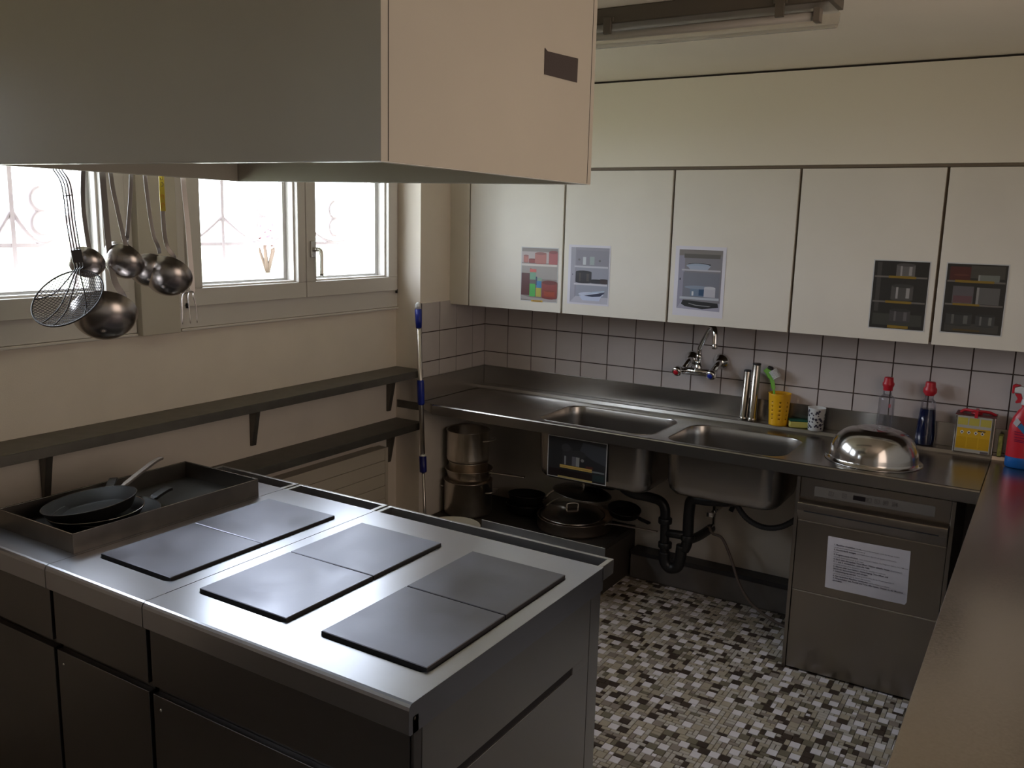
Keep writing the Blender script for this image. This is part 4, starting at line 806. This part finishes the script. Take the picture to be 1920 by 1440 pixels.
MB().lathe([(0.0115,0),(0.0125,0.002),(0.0125,0.020),(0.011,0.022)], (1.395,-0.210,1.243), seg=20).build('aerator', mat('worn_chrome', (0.5,0.48,0.45), 0.25, 1.0), tp)
# ================================================================== THINGS ON THE LEDGE
ZL = ZT + 0.0215
for (x, y, h_, r, lb) in ((1.505,-0.055,0.232,0.0165,'left shorter steel standpipe on the ledge beside the tap'), (1.548,-0.062,0.268,0.0185,'right taller steel standpipe on the ledge, beside the yellow beaker')):
    t = thing('standpipe', lb, 'pipe', (x, y, ZL), 'steel standpipes by the sink'); dx = 0.004
    c0 = Vector((x, y, ZL)); c1 = c0 + Vector((0.004, 0.002, h_))
    MB().tube([c0, c0.lerp(c1,.06), c0.lerp(c1,.065), c0.lerp(c1,.985), c1], [r*1.12, r*1.15, r, r, r*0.95], 28).build('tube', mat('tube_steel', (0.42,0.39,0.35), 0.2, 1.0) if x < 1.52 else bpy.data.materials['tube_steel'], t)
    MB().lathe([(r*0.98,0),(r*1.03,0.001),(r*1.03,0.007),(r*0.99,0.008)], c1 - Vector((0,0,0.002)), seg=28).build('end_ring', BLACK, t)
yb = thing('beaker', 'yellow perforated plastic beaker on the ledge holding a green brush', 'beaker', (1.668, -0.060, ZL))
cx, cy = 1.668, -0.060
b = MB(); seg, rows = 72, 30; H_ = 0.146; vs = []; fs = []
for j in range(rows+1):
    for i in range(seg): a = 2*PI*i/seg; r = 0.040 + 0.009*j/rows; vs.append((cx+r*math.cos(a), cy+r*math.sin(a), ZL+H_*j/rows))
for j in range(rows):
    for i in range(seg):
        if i % 9 in (3, 4) and j % 4 == 2 and 2 < j < 26: continue
        fs.append((j*seg+i, j*seg+(i+1) % seg, (j+1)*seg+(i+1) % seg, (j+1)*seg+i))
fs.append(list(range(seg))[::-1]); b.add(vs, fs, 0, True); b.build('wall', YEL, yb, solid=0.0018)
MB().tube([(cx+0.050*math.cos(2*PI*k/48), cy+0.050*math.sin(2*PI*k/48), ZL+H_) for k in range(48)], 0.0022, 8, closed=True).build('rim', YEL, yb)
br = thing('dish_brush', 'green dish brush with white bristles standing in the yellow beaker', 'brush', (1.64,-0.05,ZL+0.03))
MB().ribbon(smoothpath([(1.655,-0.070,ZL+0.012),(1.640,-0.052,ZL+0.13),(1.6335,-0.05,ZL+0.165),(1.622,-0.05,ZL+0.205),(1.606,-0.052,ZL+0.235),(1.592,-0.055,ZL+0.252)], 6), [0.010]*12+[0.018]*8+[0.026]*6+[0.028]*5, 0.008, (0.4,-1,0.2)).build('handle', GRN, br, 0.003)
b1_ = MB(); d = Vector((0.75, 0.1, 0.62)).normalized(); q = d.to_track_quat('Z','Y').to_matrix()
for i in range(7):
    for j in range(4):
        p = Vector((1.622,-0.053,ZL+0.222)) + Vector((-0.45,0,0.6)).normalized()*(i-3)*0.006*-1 + Vector((0,1,0))*(j-1.5)*0.006; e = p + Vector((0.75,0.05,0.5)).normalized()*0.034
        b1_.tube([p, e], [0.0028, 0.0034], 6)
bo = b1_.build('bristles', WHT, br); bo['kind'] = 'stuff'
MB().lathe([(0.013,0),(0.014,0.004),(0.012,0.012)], (1.612,-0.052,ZL+0.252), (0.3,0,1), 14).build('scraper', BLACK, br)
sp = thing('sponge', 'yellow sponge with a green scouring side lying beside the yellow beaker', 'sponge', (1.757,-0.075,ZL)); 
def rbx(nm, m, cx, cy, a, w, d, z0, z1, par, bev=0.003):
    M_ = Matrix.Translation((cx, cy, 0)) @ Matrix.Rotation(a, 4, 'Z'); return MB().box(-w/2, w/2, -d/2, d/2, z0, z1, M=M_).build(nm, m, par, bev)
rbx('foam', mat('sponge_yellow', (0.66,0.60,0.16), 0.9, bump=0.5, bscale=400), 1.757, -0.052, 0.45, 0.082, 0.055, ZL, ZL+0.028, sp, 0.004)
rbx('scouring_pad', mat('scour_green', (0.01,0.10,0.06), 0.95, bump=0.5, bscale=600), 1.757, -0.052, 0.45, 0.082, 0.055, ZL+0.0283, ZL+0.035, sp, 0.002)
def cup(label, cx, cy):
    g = thing('beaker', label, 'beaker', (cx, cy, ZL)); r0, r1, h_ = 0.032, 0.0385, 0.104
    MB().lathe([(0,0),(r0,0),(r0+0.001,0.002),(r1,h_-0.002),(r1+0.0012,h_),(r1-0.0018,h_),(r0-0.001,0.003),(0,0.003)], (cx,cy,ZL), seg=44, caps=False).build('body', WHT, g)
    rnd = random.Random(11); m = MB()
    for k in range(80):
        a0 = rnd.uniform(PI*0.9, PI*2.1); z0 = rnd.uniform(0.012, 0.092); s = rnd.uniform(0.003, 0.008); n = 7; vs = []
        if a0 < PI*1.18 and rnd.random() < .7: continue
        for j in range(n):
            t = 2*PI*j/n; rr = s*rnd.uniform(0.5, 1.1); zz = min(max(z0 + rr*math.sin(t), 0.006), h_-0.006); R_ = r0+0.001 + (r1-r0-0.001)*zz/h_ + 0.0005; aa = a0 + rr*math.cos(t)/R_
            vs.append((cx+R_*math.cos(aa), cy+R_*math.sin(aa), ZL+zz))
        m.add(vs, [tuple(range(n))])
    o = m.build('leaf_pattern', INK, g); o['kind'] = 'stuff'
cup('small white beaker with a black leaf pattern on the ledge', 1.840, -0.070)
def bottle(label, cx, cy, fill):
    g = thing('spray_bottle' if False else 'bottle', label, 'bottle', (cx, cy, ZL), 'clear bottles with red caps'); sx = 1.0
    prof = [(0,0),(0.035,0),(0.039,0.006),(0.039,0.05),(0.035,0.10),(0.0300,0.160),(0.0280,0.182),(0.0265,0.190),(0.018,0.197),(0.0165,0.203),(0.0165,0.222)] if fill else [(0,0),(0.031,0),(0.034,0.006),(0.034,0.06),(0.033,0.12),(0.0320,0.180),(0.0305,0.190),(0.024,0.194),(0.018,0.199),(0.017,0.222)]
    MB().lathe(prof, (cx,cy,ZL), seg=36, caps=False).build('body', CLEARP, g)
    if fill:
        MB().lathe([(0,0.003),(0.034,0.003),(0.0375,0.008),(0.0375,0.05),(0.0336,0.10),(0.0293,0.155),(0,0.155)], (cx,cy,ZL), seg=36, caps=False).build('liquid', LIQ, g)
    MB().lathe([(0.019,0.219),(0.0195,0.220),(0.0195,0.232),(0.0235,0.240),(0.0245,0.250),(0.020,0.257),(0.0185,0.272),(0.017,0.276),(0,0.276)] if not fill else [(0.018,0.214),(0.019,0.216),(0.027,0.228),(0.027,0.242),(0.021,0.252),(0.020,0.268),(0.018,0.272),(0,0.272)], (cx,cy,ZL), seg=20, caps=False).build('cap', RED, g)
    if not fill: bx('sticker', mat('pink_sticker', (0.45,0.10,0.12), 0.5), (cx+0.014, cx+0.022, cy-0.0345, cy-0.0335, ZL+0.150, ZL+0.165), g)
bottle('nearly empty clear bottle with a red cap behind the upturned bowl', 2.128, -0.080, False)
bottle('bottle half full of dark blue liquid with a red cap', 2.290, -0.060, True)
# ---- tin with yellow hazard label
tn = thing('tin', 'square metal tin with a yellow label and red lid in the right corner', 'tin', (2.475,-0.06,ZL))
bx('body', STEELP, (2.402, 2.548, -0.108, -0.022, ZL, ZL+0.158), tn, 0.003)
lb_ = MB(); y = -0.1086; Xa = lambda u: 2.409+u*0.127; Za = lambda v: ZL+0.004+v*0.15
def lr(u0,v0,u1,v1,c,k=0): lb_.quad((Xa(u0),y-0.0001*k,Za(v0)),(Xa(u1),y-0.0001*k,Za(v0)),(Xa(u1),y-0.0001*k,Za(v1)),(Xa(u0),y-0.0001*k,Za(v1)),0,c)
lr(0,0,1,1,(0.42,0.40,0.36)); lr(0.02,0.09,0.98,0.67,(0.62,0.36,0.02),1); 
for a, b in ((0.02,0.31),(0.345,0.64),(0.675,0.98)): lr(a,0.75,b,0.95,(0.50,0.42,0.08),1); lr(a,0.12,b,0.42,(0.55,0.31,0.01),2)
lr(0.75,0.0,0.98,0.06,(0.12,0.10,0.10),1)
for u in (0.17,0.37,0.57,0.76):
    lb_.add([(Xa(u)+0.0075*math.cos(t*PI/2), y-0.0003, Za(0.55)+0.0085*math.sin(t*PI/2)) for t in range(4)], [(0,1,2,3)], 0, False, (0.65,0.62,0.60))
    lb_.add([(Xa(u)+0.003*math.cos(t*PI/3), y-0.0004, Za(0.55)+0.004*math.sin(t*PI/3)) for t in range(6)], [tuple(range(6))], 0, False, (0.04,0.03,0.03))
lr(0.62,0.60,0.84,0.63,(0.05,0.04,0.03),2)
lb_.build('label', PRINT, tn)
MB().lathe([(0.021,0),(0.022,0.003),(0.020,0.013)], (2.475,-0.062,ZL+0.1585), seg=20).build('screw_cap', RED, tn)
ck = MB(); ck.tube(smoothpath([(2.415,-0.075,ZL+0.160),(2.43,-0.07,ZL+0.172),(2.475,-0.085,ZL+0.174),(2.52,-0.07,ZL+0.172),(2.545,-0.06,ZL+0.160)], 5), 0.006, 8).box(2.470,2.482,-0.112,-0.06,ZL+0.150,ZL+0.182); ck.build('handle', RED, tn)
ck = MB(); ck.box(2.400, 2.550, -0.110, -0.020, ZL+0.156, ZL+0.161); ck.build('rim', mat('dark_red_rim', (0.10,0.02,0.02), 0.4), tn, 0.001)
tbx = thing('small_packet', 'slim yellow green packet between the tin and the red spray bottle', 'packet', (2.572,-0.06,ZL)); MB().box(2.564,2.580,-0.09,-0.04,ZL,ZL+0.085).build('packet', mat('packet_yellow', (0.40,0.42,0.10), 0.5, noise=0.3, nscale=60), tbx, 0.002)
# ---- red trigger spray bottle on the right worktop
sb = thing('spray_bottle', 'red spray bottle with a blue base band and white trigger head', 'bottle', (2.645,-0.170,ZT))
cx, cy = 2.648, -0.150
def ov(rx, ry, z, k=32): return [(cx+rx*math.cos(2*PI*i/k), cy+ry*math.sin(2*PI*i/k), z) for i in range(k)]
m = MB(); loft(m, [ov(0.050,0.028,ZT+0.0205+z) if False else ov(rx,ry,ZT+z) for rx,ry,z in ((0.046,0.026,0.0008),(0.052,0.031,0.005),(0.052,0.031,0.045))], 0, True, False); m.build('base_band', mat('band_blue', (0.01,0.12,0.42), 0.35), sb)
m = MB(); loft(m, [ov(rx,ry,ZT+z) for rx,ry,z in ((0.052,0.031,0.045),(0.052,0.031,0.14),(0.050,0.030,0.17),(0.040,0.026,0.205),(0.026,0.022,0.232),(0.017,0.017,0.242),(0.016,0.016,0.258))], 0, True, True); m.build('body', RED, sb)
m = MB()
for dz, w_, dx in ((0.150,0.030,0),(0.140,0.038,0.001),(0.128,0.044,0.002),(0.118,0.046,0.003),(0.112,0.040,0.003)): m.ribbon([(cx-0.03+dx, cy-0.0316, ZT+dz), (cx-0.03+w_+dx, cy-0.0325, ZT+dz-0.003)], 0.003, 0.0006, (0,-1,0))
m.build('print_lines', mat('dark_red_ink', (0.16,0.0,0.05), 0.5), sb)
m = MB(); m.add([(cx-0.038,cy-0.0300,ZT+0.182),(cx-0.026,cy-0.0303,ZT+0.205),(cx-0.012,cy-0.0312,ZT+0.190),(cx-0.024,cy-0.0318,ZT+0.168)], [(0,1,2,3)]); m.add([(cx-0.022,cy-0.0322,ZT+0.170),(cx-0.010,cy-0.0315,ZT+0.186),(cx+0.030,cy-0.0322,ZT+0.140),(cx+0.030,cy-0.0330,ZT+0.115)], [(0,1,2,3)], 1)
m.build('label_flash', [mat('flash_white', (0.5,0.5,0.55), 0.4), mat('flash_blue', (0.02,0.16,0.36), 0.4)], sb)
MB().lathe([(0.019,0),(0.020,0.003),(0.020,0.020),(0.016,0.026)], (cx,cy,ZT+0.255), seg=20).build('collar', WHT, sb)
m = MB(); m.prism([(cx-0.048,ZT+0.302),(cx-0.048,ZT+0.318),(cx-0.030,ZT+0.327),(cx+0.030,ZT+0.318),(cx+0.034,ZT+0.300),(cx+0.016,ZT+0.280),(cx-0.016,ZT+0.280),(cx-0.022,ZT+0.298)], cy-0.012, cy+0.012, 'y'); m.build('spray_head', WHT, sb, 0.003)
m = MB(); m.prism([(cx-0.056,ZT+0.296),(cx-0.056,ZT+0.328),(cx-0.046,ZT+0.334),(cx-0.026,ZT+0.330),(cx-0.047,ZT+0.322),(cx-0.047,ZT+0.296)], cy-0.011, cy+0.011, 'y'); m.build('nozzle', RED, sb, 0.002)
m = MB(); m.prism([(cx-0.046,ZT+0.296),(cx-0.024,ZT+0.297),(cx-0.018,ZT+0.280),(cx-0.022,ZT+0.262),(cx-0.036,ZT+0.258),(cx-0.042,ZT+0.262),(cx-0.034,ZT+0.276)], cy-0.007, cy+0.007, 'y'); m.build('trigger', RED, sb, 0.002)
# ---- upturned mixing bowl
bw = thing('mixing_bowl', 'large shiny steel mixing bowl lying upside down on the sink worktop', 'bowl', (2.143,-0.388,ZT))
c = (2.143,-0.388,ZT+0.0008); R_, H_ = 0.168, 0.135
pr = [(0.184,0.0),(0.186,0.0015),(0.184,0.003),(0.171,0.004)]
for k in range(1, 16): a = PI/2*k/15; pr.append((0.169*(math.cos(a)**0.5) if k < 15 else 0.0, 0.004 + 0.128*math.sin(a)))
pr = [(r, h) for r, h in pr if r > 0.072] + [(0.072, 0.1315), (0.068, 0.1320), (0.0, 0.1312)]
MB().lathe(pr, c, seg=72, caps=False).build('shell', mat('bowl_steel', (0.50,0.48,0.46), 0.15, 1.0), bw, solid=0.001)
# ================================================================== CEILING LIGHT
cl = thing('ceiling_light', 'switched off fluorescent ceiling light with a brown housing and clear cover', 'lamp', (1.5,-1.51,ZC))
bx('housing', LAMPB, (0.80, 2.112, -1.575, -1.450, 2.384, ZC-0.001), cl, 0.002)
m = MB(); m.prism([(-1.583,2.380),(-1.575,2.350),(-1.555,2.334),(-1.470,2.334),(-1.450,2.350),(-1.442,2.380)], 0.81, 2.104, 'x'); m.build('cover', COVERP, cl, 0.002)
MB().tube([(0.86,-1.512,2.362),(2.055,-1.512,2.362)], 0.0125, 16).build('tube', mat('fluorescent_tube', (0.6,0.58,0.54), 0.4), cl)
for x in (0.845, 2.060): bx('lamp_holder', mat('holder', (0.25,0.22,0.19), 0.5) if x < 1 else bpy.data.materials['holder'], (x-0.008, x+0.008, -1.53, -1.494, 2.345, 2.3835), cl)
for x in (1.04, 1.46, 1.975): MB().box(x-0.012, x+0.012, -1.588, -1.5765, 2.352, 2.396).box(x-0.018, x+0.018, -1.584, -1.5765, 2.3865, 2.400).build('clip', LAMPB, cl, 0.001)
